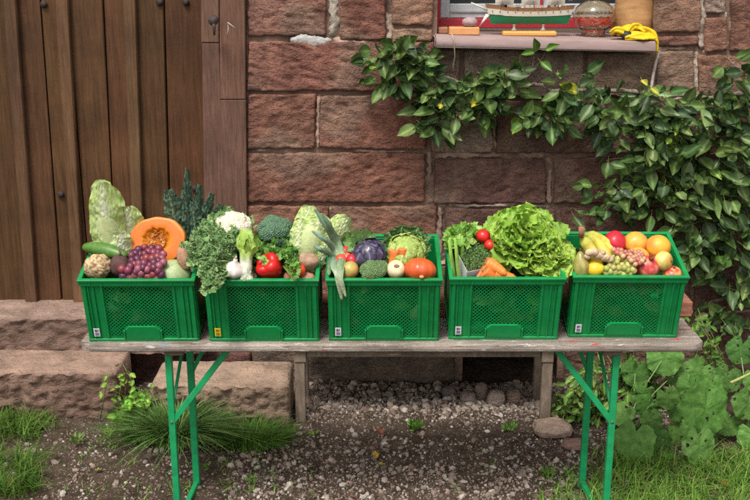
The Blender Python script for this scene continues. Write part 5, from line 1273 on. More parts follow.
# red kuri squash
p = CP(2, 420, 270, .004); s = psc(p); r = 16.6 * s; root = thing('squash', 'orange red squash at the front right of the middle crate', 'squash', M=frame(p, (.1, .25, 1)))
mb = MB(); mb.sphere((0, 0, 0), (r, r, r * .74), 56, 24, (.66, .105, .025), lambda q, d: V((q.x, q.y, q.z)) * (1 - .03 * abs(math.cos(math.atan2(d.y, d.x) * 6)) ** 3)); mb.build('body', M['skin'], root)
mb = MB(); mb.sphere((r * .1, -r * .93, -r * .35), (r * .14, r * .08, r * .1), 12, 8, (.62, .42, .18), lumpy(.2)); mb.build('blossom_scar', M['matte'], root)

# ---- crate 4
root = thing('celery', 'bunch of celery stalks with leafy tops at the left of the fourth crate', 'celery', CP(3, 452, 270, -.02)); o0 = root.location.copy()
for (u0, v0, u1, v1, ly) in ((454, 277, 449, 240, .07), (459, 278, 455, 238, .06), (451, 272, 450, 238, .12), (463, 272, 462, 236, .11), (458, 268, 460, 234, .15), (467, 266, 470, 234, .16)):
    a = CL(3, u0, v0, ly) - o0; b = CL(3, u1, v1, ly) - o0; mb = MB(); s = 3.5e-3
    mb.tube([a - (b - a) * .2, a, (a + b) / 2, b], [2.9 * s, 2.7 * s, 2.3 * s, 1.5 * s], 12, [(.52, .62, .26), (.42, .60, .16), (.32, .54, .10), (.26, .48, .08)], flat=.7); mb.build('stalk', M['vegthick'], root)
sprays(root, 3, [(447, 238), (452, 231), (462, 227), (474, 226), (480, 231), (474, 240), (467, 248), (462, 244), (456, 246), (449, 246)], 230, .05, 6.5, [(.22, .44, .07), (.30, .52, .10), (.16, .36, .05), (.38, .56, .15)], base=CP(3, 460, 245, .0)).build('leaves', M['veg'], root)
# cress punnet: paper box tilted to the viewer
p = CP(3, 476.5, 262, .0); s = psc(p); root = thing('cress_punnet', 'white paper punnet of green cress in the fourth crate', 'cress', M=frame(p, (.05, -.5, .86), (.93, .35, 0)))
w2, d2, hh = 16.5 * s, 15 * s, .020; mb = MB(); t_ = .0012
for a in ((-w2, w2, -d2, -d2 + t_), (-w2, w2, d2 - t_, d2), (-w2, -w2 + t_, -d2 + t_, d2 - t_), (w2 - t_, w2, -d2 + t_, d2 - t_)): mb.box(a[0], a[1], a[2], a[3], -.05, hh, (.66, .66, .70))
mb.box(-w2, w2, -d2, d2, -.052, -.050, (.6, .6, .62)); mb.build('paper_box', M['paper'], root, smooth=False)
mb = MB(); mb.box(-w2 + .002, w2 - .002, -d2 + .002, d2 - .002, -.04, .008, (.03, .05, .015))
for k in range(1500):
    x = R(-w2, w2) * .97; y = R(-d2, d2) * .97; z = R(.012, .034) + .012 * nz((x, y, 0), 30) + .02 * (1 - (x / w2) ** 2) * (1 - (y / d2) ** 2); c = jit(random.choice([(.17, .33, .09), (.11, .24, .06), (.25, .42, .15), (.08, .17, .05)]), .15)
    d = V((R(-1, 1), R(-1, 1), R(.1, .9))).normalized(); sd_ = d.orthogonal().normalized(); q = V((x, y, z)); l = R(.003, .0055)
    mb.add([q, q + d * l * .5 + sd_ * l * .4, q + d * l, q + d * l * .5 - sd_ * l * .4], [(0, 1, 2, 3)], c)
    if k % 4 == 0: mb.tube([(x, y, .0), (x, y, z)], .0006, 3, (.4, .5, .25), cap=False)
o = mb.build('cress', M['softleaf'], root); o['kind'] = 'stuff'
# red printed corner of the paper
mb = MB()
mb.add([(w2 + .001, -d2 - .001, -.03), (w2 * .55, -d2 - .001, -.03), (w2 * .8, -d2 - .001, hh * .8), (w2 + .001, -d2 - .001, hh)], [(0, 1, 2, 3)], (.62, .08, .03)); mb.build('print', M['paper'], root, smooth=False)
roundveg('tomato', 'round red tomato behind the cress at the top of the fourth crate', 'tomato', 3, 483, 236, 7.3, .065, (.60, .018, .015), 'skin', None, (1, 1, .92), (-.1, -.45, 1), 'tomatoes in the fourth crate', parts=calyx)
roundveg('tomato', 'red tomato partly hidden under the lettuce in the fourth crate', 'tomato', 3, 490, 245, 6, .05, (.60, .03, .015), 'skin', None, (1, 1, .92), (0, -.2, 1), 'tomatoes in the fourth crate', parts=calyx)
GC = 'carrots at the front of the fourth crate'
carrot(3, 487, 264, .02, 505, 273, .016, 7.6, 'topmost of the carrots beside the cress punnet', (.76, .23, .04), True, GC)
carrot(3, 484, 271, .012, 496, 281, -.0, 7.2, 'leftmost carrot, next to the paper of the cress punnet', (.74, .19, .04), True, GC)
carrot(3, 495, 275, .008, 514, 277, .0, 6.2, 'rightmost carrot, under the lettuce edge', (.76, .21, .03), True, GC)
carrot(3, 489, 259, .02, 478, 278, .0, 4.2, 'thin carrot lying against the side of the cress punnet', (.66, .14, .04), True, GC)
# lettuces
def lettuce(label, i, u, v, h, rx, rz, n, ax, cA, cB, sd=1):
    p = CL(i, u, v, h); s = psc(p); root = thing('lettuce', label, 'lettuce', M=frame(p, ax), group='lettuces in the fourth crate'); rnd = random.Random(sd)
    r = rx * s
    mb = MB()
    for k in range(n):
        z = 1 - 1.18 * (k + .5) / n; a = k * 2.39996; q = math.sqrt(max(0, 1 - z * z)); d = V((q * math.cos(a), q * math.sin(a), z * rz / rx)); lay = k / n
        c = jit(mixc(cA, cB, rnd.random()), .10); L_ = r * rnd.uniform(.36, .64); 
        base = d * r * rnd.uniform(.50, .72); out = (d.normalized() + V((R(-.55, .55), R(-.55, .55), R(-.2, .5)))).normalized()
        cf = (lambda c: lambda s_, t, n_=0: mixc(mixc((.46, .58, .22), c, sstep(.0, .45, s_ * .7 + abs(t) * .5)), (min(1, c[0] * 1.35), min(1, c[1] * 1.25), c[2] * 1.3), sstep(.85, 1, max(abs(t), s_))))(c)
        leafgrid(mb, L_, L_ * .60, 13, 14, wide, R(-.9, .6), L_ * R(.07, .15), rnd.choice([3, 4, 5]), .25, cf, fr2(base, out, V((R(-.6, .6), -.3, 1))), L_ * .07, .002)
    mb.build('leaves', M['veg'], root)
    mb = MB(); mb.sphere((0, 0, -r * .1), (r * .66, r * .66, r * .66 * rz / rx), 20, 14, (.17, .30, .05)); mb.build('heart', M['veg'], root)
lettuce('upper of two big frilly green lettuces in the fourth crate', 3, 523, 243, .19, 36, 23, 160, (-.05, -.45, 1), (.22, .42, .045), (.34, .52, .08), 4)
lettuce('lower lettuce, spilling over the right rim of the fourth crate', 3, 543, 260, .125, 29, 18, 130, (.1, -.5, .9), (.29, .49, .06), (.40, .56, .10), 5)

# ---- crate 5
root = thing('bananas', 'bunch of green yellow bananas at the left of the rightmost crate', 'bananas', CP(4, 582, 236, .09)); o0 = root.location.copy()
for k, (mid, end) in enumerate((((594, 236), (612, 262)), ((586, 244), (602, 266)), ((600, 234), (618, 256)))):
    a = CL(4, 581, 235, .10); m = CP(4, mid[0], mid[1], .055); e = CP(4, end[0], end[1], .012); mb = MB(); pts = []; rad = []; s = psc(a); cs = []
    for j in range(19):
        t = j / 18; pts.append((a * (1-t) ** 2 + m * 2 * t * (1-t) + e * t * t) - o0); rad.append(s * (1.8 + 4.6 * sstep(.05, .35, t) - 4.2 * sstep(.82, 1, t))); cs.append(mixc((.42, .46, .08), (.70, .60, .10), sstep(.1, .5, t)))
    mb.tube(pts, rad, 6, [mixc(c_, (.12, .09, .04), sstep(.93, 1, j_ / 18)) for j_, c_ in enumerate(cs)]); mb.build('banana', M['skin'], root)
mb = MB(); a = CL(4, 581.5, 229, .10); mb.tube([a - o0 + V((0, 0, .006)), CL(4, 581, 237, .10) - o0], [.011, .010], 10, (.34, .16, .09)); mb.build('stem', M['matte'], root)
roundveg('pear', 'slender green brown pear at the left end of the rightmost crate', 'pear', 4, 581, 266, 8.5, .012, (.35, .34, .10), 'skin', lambda q, d: V((q.x, q.y, 0)) * (1 - .42 * max(0, d.z)) + V((0, 0, q.z)), (1, 1, 1.8), (-.1, .12, 1), colf=lambda q, d: mixc((.36, .36, .09), (.32, .22, .08), sstep(-.3, .6, nz(d, 2) + d.x * .5)),
         parts=lambda root, rr: (lambda m: (m.tube([(0, 0, rr * 1.75), (.002, 0, rr * 2.15)], .0018, 6, (.14, .09, .04)), m.build('stem', M['matte'], root)))(MB()))
p = CP(4, 599, 255, .058); s = psc(p); mb = MB()
for (x, y, z, a, b) in ((-9, 0, 2.5, 5, 4), (-5, -1, 3.2, 5, 4.2), (0, 0, 0, 6.5, 4.3), (6, 0, -2.5, 5.5, 4.3), (11, 1, -5, 4.5, 3.6), (-11, 1, -1.5, 3.5, 3.6), (3, -1, 3, 3.5, 3)):
    mb.sphere((x * s, y * s, z * s), (a * s, b * s, b * s), 20, 14, (.58, .42, .27), lumpy(.08, 2, .05, 9), colf=lambda q, d: mixc((.62, .47, .31), (.42, .26, .16), sstep(.1, .4, nz((q.x, q.y, q.z), 300))))
single('ginger_root', mb, M['matte'], 'knobbly pale ginger root lying across the bananas', 'ginger', loc=p)
roundveg('lemon', 'round yellow lemon in front of the ginger root', 'lemon', 4, 594.5, 269, 8.6, .006, (.78, .52, .03), 'rind', lambda q, d: q * (1 + .16 * max(0, abs(d.z) - .82) / .18), (1, 1, 1.08), (.8, -.5, .2))
roundveg('lemon', 'small yellow fruit just showing over the left front rim of the rightmost crate', 'lemon', 4, 580, 277, 6, -.004, (.70, .50, .08), 'rind', None, (1.2, 1, .8), (0, 0, 1))
def pomcrown(root, rr):
    mb = MB(); mb.lathe([(rr * .12, rr * .85), (rr * .17, rr * 1.0), (rr * .24, rr * 1.22), (rr * .20, rr * 1.2), (rr * .10, rr * .98), (rr * .03, rr * .95)], 18, fn=lambda q, a, t: V((q.x, q.y, q.z + (.25 * rr * (abs(math.sin(a * 3)) - .5) if .35 < t < .7 else 0))), col=(.34, .07, .04)); mb.build('crown', M['matte'], root)
roundveg('pomegranate', 'dark red pomegranate at the back of the rightmost crate', 'pomegranate', 4, 614.5, 243, 12.3, .035, (.50, .015, .035), 'skin', lumpy(.05, 1.5), (1, 1, .95), (-.85, -.5, .3), 'pomegranates in the rightmost crate', parts=pomcrown)
roundveg('pomegranate', 'pinkish red pomegranate with its crown facing up at the front of the rightmost crate', 'pomegranate', 4, 646.5, 267, 13, .014, (.62, .07, .07), 'skin', lumpy(.05, 1.5), (1, 1, .92), (.15, -.55, .85), 'pomegranates in the rightmost crate', parts=pomcrown, colf=lambda q, d: mixc((.60, .05, .06), (.72, .30, .18), sstep(-.1, .5, nz(d, 2.2))))
dimp = lambda q, d: q * (1 - .16 * math.exp(-((1 - d.z) * 9)) + .02 * nz(d, 2))
def stem1(root, rr): mb = MB(); mb.sphere((0, 0, rr * .83), (rr * .12, rr * .12, rr * .06), 10, 6, (.10, .09, .04)); mb.tube([(0, 0, rr * .82), (.001, 0, rr * .98)], .0015, 6, (.12, .08, .04)); mb.build('stem', M['matte'], root)
roundveg('mango', 'orange fruit with red blush, middle of the back row in the rightmost crate', 'fruit', 4, 635.5, 243, 12, .038, (.8, .36, .06), 'skin', lumpy(.03), (1.03, 1, .95), (0, -.1, 1), colf=lambda q, d: mixc((.80, .40, .06), (.74, .15, .07), sstep(-.1, .9, d.x * .8 - d.z * .3 + nz(d, 1.5) * .4)))
roundveg('orange', 'large orange at the back right of the rightmost crate', 'orange', 4, 658, 247, 12.6, .034, (.80, .34, .03), 'rind', None, (1, 1, .97), (0, 0, 1), colf=lambda q, d: mixc((.80, .40, .04), (.78, .25, .05), sstep(-.2, .6, nz(d, 1.2))))
roundveg('orange', 'yellow orange fruit behind the pink grapes, between larger fruits', 'orange', 4, 638, 258, 11.5, .012, (.78, .38, .05), 'rind', None, (1, 1, .95), (0, 0, 1))
roundveg('apple', 'pale yellow apple below the large orange', 'apple', 4, 663.5, 261, 9.8, .02, (.74, .58, .16), 'skin', dimp, (1, 1, .95), (.75, -.55, .1), parts=stem1, colf=lambda q, d: mixc((.74, .60, .18), (.70, .42, .10), sstep(.3, .8, d.z)))
roundveg('apple', 'red and yellow apple in the front right corner of the rightmost crate', 'apple', 4, 672, 275, 10.5, -.002, (.66, .12, .06), 'skin', dimp, (1, 1, .92), (.1, -.3, 1), parts=stem1, colf=lambda q, d: mixc((.62, .07, .05), (.76, .46, .16), sstep(-.2, .5, nz(d, 2))))
sp = fillspots([(606, 252), (616, 249), (628, 254), (634, 262), (633, 274), (622, 276), (606, 275), (603, 268), (610, 262)], 42, 3.2, 8, 1.1, .010); sp += [(u + R(-1.5, 1.5), v + R(-1, 2), -.008) for u, v, _ in sp[:20]]
bunch('green_grapes', 'bunch of pale green grapes at the front of the rightmost crate', 4, sp, 3.3, .018, [(.42, .42, .12), (.50, .46, .15), (.34, .36, .09), (.48, .36, .12)], stemcol=(.3, .2, .08))
sp = fillspots([(612, 249), (626, 251), (638, 250), (645, 255), (644, 262), (636, 265), (628, 258), (616, 254)], 30, 2.6, 9, 1.1, .006)
bunch('pink_grapes', 'small bunch of pinkish grapes draped over the yellow orange fruit', 4, sp, 2.7, .044, [(.50, .22, .14), (.44, .14, .11), (.55, .33, .18)], stemcol=(.3, .15, .08))

# ------------------------------------------------------------------ climbing pear on the wall
GRN = [(.062, .122, .030), (.088, .16, .042), (.07, .135, .036), (.042, .088, .026), (.088, .16, .045), (.055, .115, .035), (.11, .19, .055), (.04, .08, .034), (.06, .105, .05), (.14, .225, .075)]
YEL = [(.22, .34, .05), (.36, .36, .04), (.18, .32, .05)]
def pearleaf(mb, p, d, nrm, L, c, m=.56):
    rib = (min(1, c[0] * 2.0 + .03), min(1, c[1] * 1.6 + .03), c[2] * 1.6 + .01)
    leafgrid(mb, L, L * m * .5 * R(.85, 1.1), 8, 6, lambda t: max(.02, math.sin(PI * min(1, (t * .97 + .03) ** .82)) ** .85) * (1 - .25 * t) * 1.15, R(.1, 1.0), L * .025, 1.5, R(.25, .75), lambda s, t, n=0: rib if abs(t) < .1 else c, fr2(p, d, nrm), 0, 0)
    mb.tube([p - V(d) * L * .28 + V((0, .004, .004)), p], [.0009, .0011], 4, (.25, .28, .08), cap=False)
pear = thing('climbing_pear', 'espaliered pear shrub with glossy green leaves trained over the stone wall', 'climbing plant', (PY(800, 300, 4.8).x, 4.80, 0)); po = pear.location.copy()
def branch(pts, r0, r1, Y=4.82, name='branch'):
    P = [PY(u, v, Y + R(-.01, .01)) - po for u, v in pts]; n = len(P)
    fine = []
    for i in range(n - 1):
        for k in range(5): t = k / 5; fine.append(P[i].lerp(P[i + 1], t) + V((0, R(-.003, .003), R(-.003, .003))))
    fine.append(P[-1]); mb = MB(); mb.tube(fine, [lerp(r0, r1, i / (len(fine) - 1)) * R(.88, 1.12) for i in range(len(fine))], 8, (.26, .20, .165)); mb.build(name, M['bark'], pear); return [q + po for q in fine]
tk = [V((po.x, 4.80, -.02)), V((po.x - .01, 4.81, .4)), V((po.x + .02, 4.82, .9)), V((po.x, 4.82, 1.5)), V((po.x - .02, 4.83, 2.0))]
mb = MB(); mb.tube([q - po for q in tk], [.03, .027, .024, .02, .013], 10, (.22, .17, .14)); mb.build('trunk', M['bark'], pear)
brs = []
brs += branch([(806, 84), (752, 91), (738, 94), (720, 99), (690, 96), (660, 94), (640, 92), (610, 90), (575, 90), (555, 91), (546, 88), (542, 85), (534, 84), (520, 86), (505, 90), (490, 96), (478, 98), (465, 92), (455, 80), (446, 77), (435, 70), (420, 66), (405, 62), (392, 60)], .013, .004)
brs += branch([(806, 118), (760, 128), (735, 135), (715, 140), (700, 147), (680, 152), (655, 160), (640, 172), (620, 185), (600, 196)], .012, .004)
brs += branch([(806, 190), (760, 200), (730, 205), (700, 215), (670, 216)], .010, .004)
brs += branch([(806, 290), (752, 298), (730, 297), (715, 301), (702, 306), (694, 316)], .013, .006)
brs += branch([(756, 310), (730, 312), (712, 318), (700, 330)], .007, .003)
branch([(806, 60), (750, 70), (735, 66), (728, 58)], .006, .003)
branch([(478, 98), (470, 110), (452, 112), (438, 118)], .004, .002); branch([(520, 86), (532, 70), (540, 62), (546, 50)], .003, .0015); branch([(532, 70), (534, 56)], .002, .0015, 4.8)
branch([(578, 106), (583, 92), (586, 76)], .0025, .002, 4.8); branch([(420, 66), (425, 90), (432, 112)], .004, .002)
CLU = [(383, 62, 20, 14, 22), (402, 58, 24, 14, 26), (420, 62, 20, 16, 22), (378, 80, 14, 14, 12), (398, 82, 16, 16, 14), (428, 86, 16, 18, 22), (437, 98, 14, 18, 20), (430, 122, 17, 18, 26), (446, 118, 14, 22, 20),
       (458, 96, 14, 14, 14), (474, 100, 16, 20, 24), (488, 106, 12, 18, 16), (500, 84, 14, 14, 16), (515, 78, 12, 12, 12), (508, 100, 14, 16, 14), (482, 84, 14, 9, 9), (530, 122, 12, 14, 12), (546, 118, 14, 16, 18), (560, 118, 14, 18, 22),
       (570, 92, 12, 16, 12), (586, 86, 12, 12, 12), (592, 104, 18, 20, 30), (614, 112, 20, 22, 36), (600, 134, 14, 16, 12), (622, 142, 14, 14, 12), (605, 160, 8, 12, 6), (560, 80, 8, 9, 5),
       (645, 96, 16, 10, 14), (640, 120, 22, 22, 44), (665, 112, 22, 22, 42), (668, 140, 26, 24, 60), (694, 118, 22, 20, 36), (715, 112, 20, 16, 24), (735, 96, 18, 18, 26), (742, 120, 18, 24, 34), (720, 140, 24, 20, 44), (700, 165, 30, 22, 64),
       (665, 175, 26, 22, 50), (640, 165, 18, 20, 26), (632, 195, 22, 20, 36), (606, 200, 20, 20, 24), (592, 190, 12, 20, 10), (655, 205, 24, 18, 38), (685, 200, 26, 22, 52), (720, 190, 28, 24, 60), (745, 170, 16, 30, 36), (740, 220, 20, 26, 44),
       (712, 225, 24, 24, 46), (688, 232, 18, 22, 26), (700, 255, 20, 20, 28), (728, 255, 22, 24, 40), (748, 262, 12, 26, 20), (735, 285, 20, 16, 20), (712, 280, 14, 12, 12), (740, 315, 20, 16, 26), (718, 322, 14, 14, 14), (745, 340, 16, 16, 16), (698, 318, 8, 10, 5),
       (735, 68, 14, 8, 7), (748, 80, 10, 16, 12), (616, 215, 14, 8, 8), (575, 215, 10, 8, 4), (770, 150, 20, 60, 60), (775, 250, 20, 50, 50)]
mbs = [MB() for _ in range(3)]
for ci, (u0, v0, ru, rv, n) in enumerate(CLU):
    n = int(n * (1.1 if u0 < 560 else .72))
    for k in range(n):
        a = R(0, 6.28); q = math.sqrt(R(0, 1)); u = u0 + ru * q * math.cos(a); v = v0 + rv * q * math.sin(a) * .9 - 3
        depth = R(.0, 1.0) ** .8; p = PY(u, v, 4.84 - .20 * depth * (.7 if u < 560 else 1))
        out = V(((u - u0) / ru * .9 + R(-1.1, 1.1), -R(.05, 1.0), -R(-.1, 1.4) + (.7 if v < v0 - rv * .3 else 0)))
        nrm = V((R(-.5, .5), -1, R(.1, 1.1))); L = R(.066, .116) * (1 if R(0, 1) < .85 else .6)
        c = jit(random.choice(GRN), .22)
        if R(0, 1) < .010: c = jit(random.choice(YEL), .1)
        pearleaf(mbs[0], p - po, out.normalized(), nrm, L, c)
for (u, v) in ((642, 80), (651, 88), (676, 128), (670, 138), (441, 104), (748, 142)):
    pearleaf(mbs[0], PY(u, v, 4.64) - po, V((R(-.6, .6), -.5, -.4)).normalized(), (0, -1, .6), R(.045, .065), jit(random.choice(YEL), .15))
for (u, v, dx, dz) in ((534, 52, -.9, -.2), (546, 50, .9, .3), (541, 62, .6, -.6), (536, 50, -.2, .6)):
    pearleaf(mbs[0], PY(u, v, 4.76) - po, V((dx, -.3, dz)).normalized(), (0, -1, .7), .07, jit((.08, .18, .03)))
mbs[0].build('leaves', M['leaf'], pear)

# ------------------------------------------------------------------ mallow plants, bottom right
def mallow(name, label, base, leaves, grp='broad leaved mallow plants'):
    root = thing(name, label, 'plant', base, grp); st = MB()
    for (u, v, Y, rpx, tx, tz) in leaves:
        p = PY(u, v, Y) - V(base); r = rpx * psc(PY(u, v, Y)); sd = R(0, 50); nrm = V((tx, -1, tz)).normalized(); c = jit(random.choice([(.075, .18, .035), (.10, .23, .045), (.065, .15, .035), (.13, .27, .06)]), .18); cv = (.20, .32, .12)
        nrm = (nrm + V((R(-.7, .7), R(-.2, .2), R(-.5, .4)))).normalized(); FM = fr2(p, V((R(-.9, .9), -.35, -1)), nrm); vs = []; cs = []; fs = []; nr, na = 12, 70; holes = [(R(.35, .85), R(0, 6.28), R(.05, .10)) for _ in range(random.choice([0, 2, 5, 8]))]
        for i in range(nr + 1):
            for j in range(na):
                a = 2 * PI * j / na; k = i / nr; lob = 1 - .07 * abs(math.sin(a * 2.5)) ** 3 + .03 * math.sin(a * 21 + sd) + .04 * nz((math.cos(a) * 3 + sd, math.sin(a) * 3, 0))
                notch = 1 - .55 * math.exp(-((a - PI * 1.5) / .22) ** 2); rr = r * k * lob * notch
                vein = abs(math.sin(a * 3.5 + .2)); z = r * (-.10 * k * k + .05 * k * math.sin(a * 4 + sd) + .10 * k * nz((k * 1.5 * math.cos(a) + sd, k * 1.5 * math.sin(a), 0), 1.5) + .03 * k * (vein - .5) + .03 * nz((k * 6 * math.cos(a) + sd, k * 6 * math.sin(a), 0), 1.5) + .10 * (k ** 3) * nz((a * 2, sd, 0), 1.5))
                vs.append((rr * math.cos(a), rr * math.sin(a), z)); b3 = .75 if (vein < .09 or (vein < .5 and abs(((k * 5 - vein * 1.3) % 1)) < .12)) and k > .08 else 0; cs.append(mixc(mixc(c, cv, b3), tuple(x * .8 for x in c), .5 + .6 * nz((vs[-1][0], vs[-1][1], sd), 60)))
        for i in range(nr):
            for j in range(na):
                a = 2 * PI * (j + .5) / na; k = (i + .5) / nr; x, y = k * math.cos(a), k * math.sin(a)
                if any((x - h * math.cos(b)) ** 2 + (y - h * math.sin(b)) ** 2 < q * q for h, b, q in holes): continue
                q0 = i * na + j; q1 = i * na + (j + 1) % na; fs.append((q0, q1, q1 + na, q0 + na))
        mb = MB(); mb.add(vs, fs, cs, FM); mb.build('leaf', M['softleaf'], root)
        b0 = V((R(-.04, .04), R(-.03, .03), 0)); mid = (b0 + p) / 2 + V((0, .02, .04)); st.tube([b0, mid, p + V((0, .012, 0))], [.004, .0032, .0024], 6, (.22, .34, .12))
    st.build('stems', M['softleaf'], root)
mallow('mallow_plant', 'broad leaved mallow plant with a large holed leaf, right of the table leg', (PZ(692, 455).x, 4.30, 0),
       [(706, 409, 4.06, 27, .1, .35), (700, 446, 3.98, 21, -.1, .5), (692, 388, 4.3, 16, .2, .9), (676, 411, 4.24, 11, -.3, .9), (684, 428, 4.22, 12, -.4, .9), (716, 388, 4.34, 14, .5, 1), (700, 372, 4.5, 16, .1, .8), (672, 436, 4.2, 13, -.1, .8), (712, 436, 4.2, 14, .2, .9)])
mallow('mallow_plant', 'broad leaved mallow plant with leaves reaching to the right edge of the picture', (PZ(748, 440).x, 4.34, 0),
       [(727, 378, 4.36, 15, -.2, .9), (748, 404, 4.16, 17, -.3, .5), (741, 350, 4.5, 15, .0, .6), (728, 424, 4.20, 13, .2, .8), (754, 437, 4.10, 17, 0, .5), (756, 380, 4.25, 13, .2, 1), (765, 350, 4.3, 18, .1, .8)])
mallow('mallow_plant', 'broad leaved mallow plant with dull leaves directly beside the right front table leg', (PZ(640, 455).x, 4.28, 0),
       [(634, 441, 4.02, 22, -.2, .5), (657, 441, 4.06, 15, .3, .6), (648, 406, 4.26, 13, .2, .9), (665, 358, 4.46, 19, .1, .7), (643, 394, 4.38, 15, -.2, .7), (668, 398, 4.2, 12, .3, .6), (652, 420, 4.2, 12, .0, .9), (668, 460, 4.0, 10, .3, .7), (636, 372, 4.5, 15, .1, .9), (678, 372, 4.5, 15, -.2, .9), (622, 414, 4.3, 13, -.3, .8), (690, 410, 4.4, 15, 0, .9)])
# leafy young bush behind the right rear leg
def bush(name, label, base, reg, n, leafL, cols, m='softleaf', Ys=(4.3, 4.65), ratio=.45):
    root = thing(name, label, 'plant', base); mb = MB(); st = MB(); b0 = V(base)
    for k in range(n // 7):
        u, v = random.choice(reg); tip = PY(u + R(-9, 9), v + R(-9, 9), R(*Ys)); q = tip - b0; roott = V((R(-.1, .1), R(-.05, .08), 0)); st.tube([roott, (roott + q) / 2 + V((R(-.02, .02), 0, .02)), q], [.003, .0025, .0015], 5, (.24, .26, .10))
        for j in range(7):
            t = R(.35, 1.05); p = roott.lerp(q, t) + V((R(-.03, .03), R(-.03, .02), R(-.02, .03))); c = jit(random.choice(cols), .18)
            pearleaf(mb, p, V((R(-1, 1), -R(.1, .9), R(-.8, .6))).normalized(), V((R(-.4, .4), -.8, 1)), leafL * R(.6, 1.15), c, ratio)
    mb.build('leaves', M[m], root); st.build('stems', M[m], root)
bush('young_bush', 'small pale green leafy bush behind the right rear table leg', (PZ(590, 440).x, 4.42, 0), [(568, 395), (575, 380), (590, 372), (600, 392), (612, 380), (622, 392), (575, 415), (565, 408), (597, 365), (630, 372), (604, 410), (582, 400)], 330, .062, [(.11, .22, .045), (.15, .28, .06), (.08, .17, .035), (.19, .30, .09)])
bush('young_bush', 'low leafy shoots growing by the wall under the table right of the bench', (PZ(640, 400).x, 4.62, 0), [(635, 360), (650, 372), (612, 362), (670, 372), (690, 365), (625, 352), (655, 350)], 170, .055, [(.06, .13, .03), (.09, .18, .04), (.12, .2, .06)], Ys=(4.5, 4.75))
bush('flowering_shoot', 'shoot with small yellow bloom at the right end of the table', (PZ(715, 380).x, 4.66, 0), [(690, 318), (700, 325), (704, 335), (696, 330), (702, 312)], 56, .05, [(.07, .17, .03), (.10, .22, .04)], Ys=(4.4, 4.6))
mb = MB()
for k in range(9): a = k * .7; leafgrid(mb, .014, .005, 5, 3, ov, .5, 0, 1, .3, lambda s, t, n=0: (.72, .50, .02), fr2(V((0, 0, 0)), (math.cos(a), -.4, math.sin(a)), (0, -1, 0)))
o = mb.build('flower', M['softleaf']); o.location = PY(690, 311, 4.42); tag(o, 'tiny yellow flower at the right end of the table', 'flower')
bush('nettle_plant', 'bright green young nettle like plant in the gap left of the stone block', (PZ(140, 415).x, 4.42, 0), [(132, 405), (125, 410), (140, 400), (148, 398), (136, 395), (128, 402), (144, 406)], 150, .05, [(.17, .36, .05), (.22, .42, .07), (.13, .30, .04)], Ys=(4.28, 4.42), ratio=.75)
bush('vine_shoot', 'thin leafy shoot climbing between doorstep and stone block', (PZ(122, 412).x, 4.44, 0), [(117, 372), (120, 382), (118, 392), (124, 366), (121, 376)], 35, .035, [(.20, .32, .06), (.14, .26, .05)], Ys=(4.36, 4.44), ratio=.7)
mb = MB(); a = PY(731, 383, 4.05); b = PY(756, 368, 4.10); base = V((b.x + .12, 4.15, 0))
mb.tube([V((0, 0, 0)), b - base + V((.04, 0, .01)), a - base], [.008, .008, .0075], 10, [(.30, .36, .12), (.40, .46, .14), (.46, .50, .18)]); o = mb.build('plant_stalk', M['softleaf']); o.location = base; tag(o, 'thick cut pale green stalk poking in from the right edge above the mallow', 'stalk')
# small weeds in the gravel
def weed(label, u, v, n, r, col):
    p = PZ(u, v); root = MB(); s = psc(p)
    for k in range(n):
        d = V((R(-1, 1), R(-1, 1), R(.25, 1.2))).normalized(); pearleaf(root, V((0, 0, .004)) + d * R(.2, 1) * r * s, d, V((R(-.3, .3), -.5, 1)), R(.5, 1) * r * s * .9, jit(col, .2), .5)
    o = root.build('weed', M['softleaf']); o.location = (p.x, p.y, gh(p.x, p.y)); tag(o, label, 'weed', 'small weeds in the gravel')
weed('bright little weed left of centre in the gravel under the middle crate', 416, 432, 34, 9, (.14, .30, .05)); weed('little weed in the gravel below the fourth crate', 510, 434, 28, 8, (.12, .27, .05))
weed('tiny weed right of the grass tuft beside the fallen reddish leaf', 314, 438, 14, 5, (.16, .32, .05)); weed('weed near the bottom edge in front of the right bench leg', 546, 474, 20, 7, (.10, .22, .04)); weed('pale weed at the bottom left of the gravel patch', 252, 486, 18, 7, (.12, .25, .05))
weed('weed between the left doorstep and the left table leg', 76, 446, 20, 8, (.12, .24, .05)); weed('small weed at the foot of the lower doorstep', 108, 436, 18, 7, (.13, .25, .05)); weed('weed beside the foot of the left rear table leg', 205, 470, 16, 6, (.12, .24, .05))
# ------------------------------------------------------------------ grass
def blade(mb, x, y, L, lean, az, w, c, z=None, seg=4):
    z = gh(x, y) - .004 if z is None else z; dx, dy = math.cos(az), math.sin(az); pts = []; ws = []
    for i in range(seg + 1):
        t = i / seg; h = L * (t - .42 * lean * t * t); o_ = L * lean * t * t * .9; pts.append(V((x + dx * o_, y + dy * o_, z + h))); ws.append(w * (1 - t ** 1.6) + .0002)
    s = V((-dy, dx, .15)).normalized(); cs = [tuple(k * (.75 + .35 * i / seg) for k in c) for i in range(seg + 1)]
    mb.ribbon(pts, ws, s, c)
GC_ = [(.10, .23, .03), (.14, .29, .04), (.18, .34, .055), (.08, .18, .025), (.24, .38, .08)]
mb = MB()
def field(n, us, vs_, Lr, dens=None, dk=1.0, wr=(.0016, .003), lean=(.3, 1.5)):
    k = 0; tr = 0
    while k < n and tr < n * 30:
        tr += 1; u = R(*us); v = R(*vs_); p = PZ(u, v)
        if dens and R(0, 1) > dens(u, v): continue
        c = jit(random.choice(GC_), .2)
        if R(0, 1) < .06: c = jit((.30, .27, .11), .2)
        c = tuple(x * dk for x in c)
        blade(mb, p.x, p.y, R(*Lr), R(*lean), R(0, 6.28), R(*wr), c); k += 1
field(5000, (588, 790), (456, 545), (.04, .13), lambda u, v: sstep(580, 640, u + (v - 460) * .5) * (.55 + .6 * nz((u * .03, v * .04, 3))))
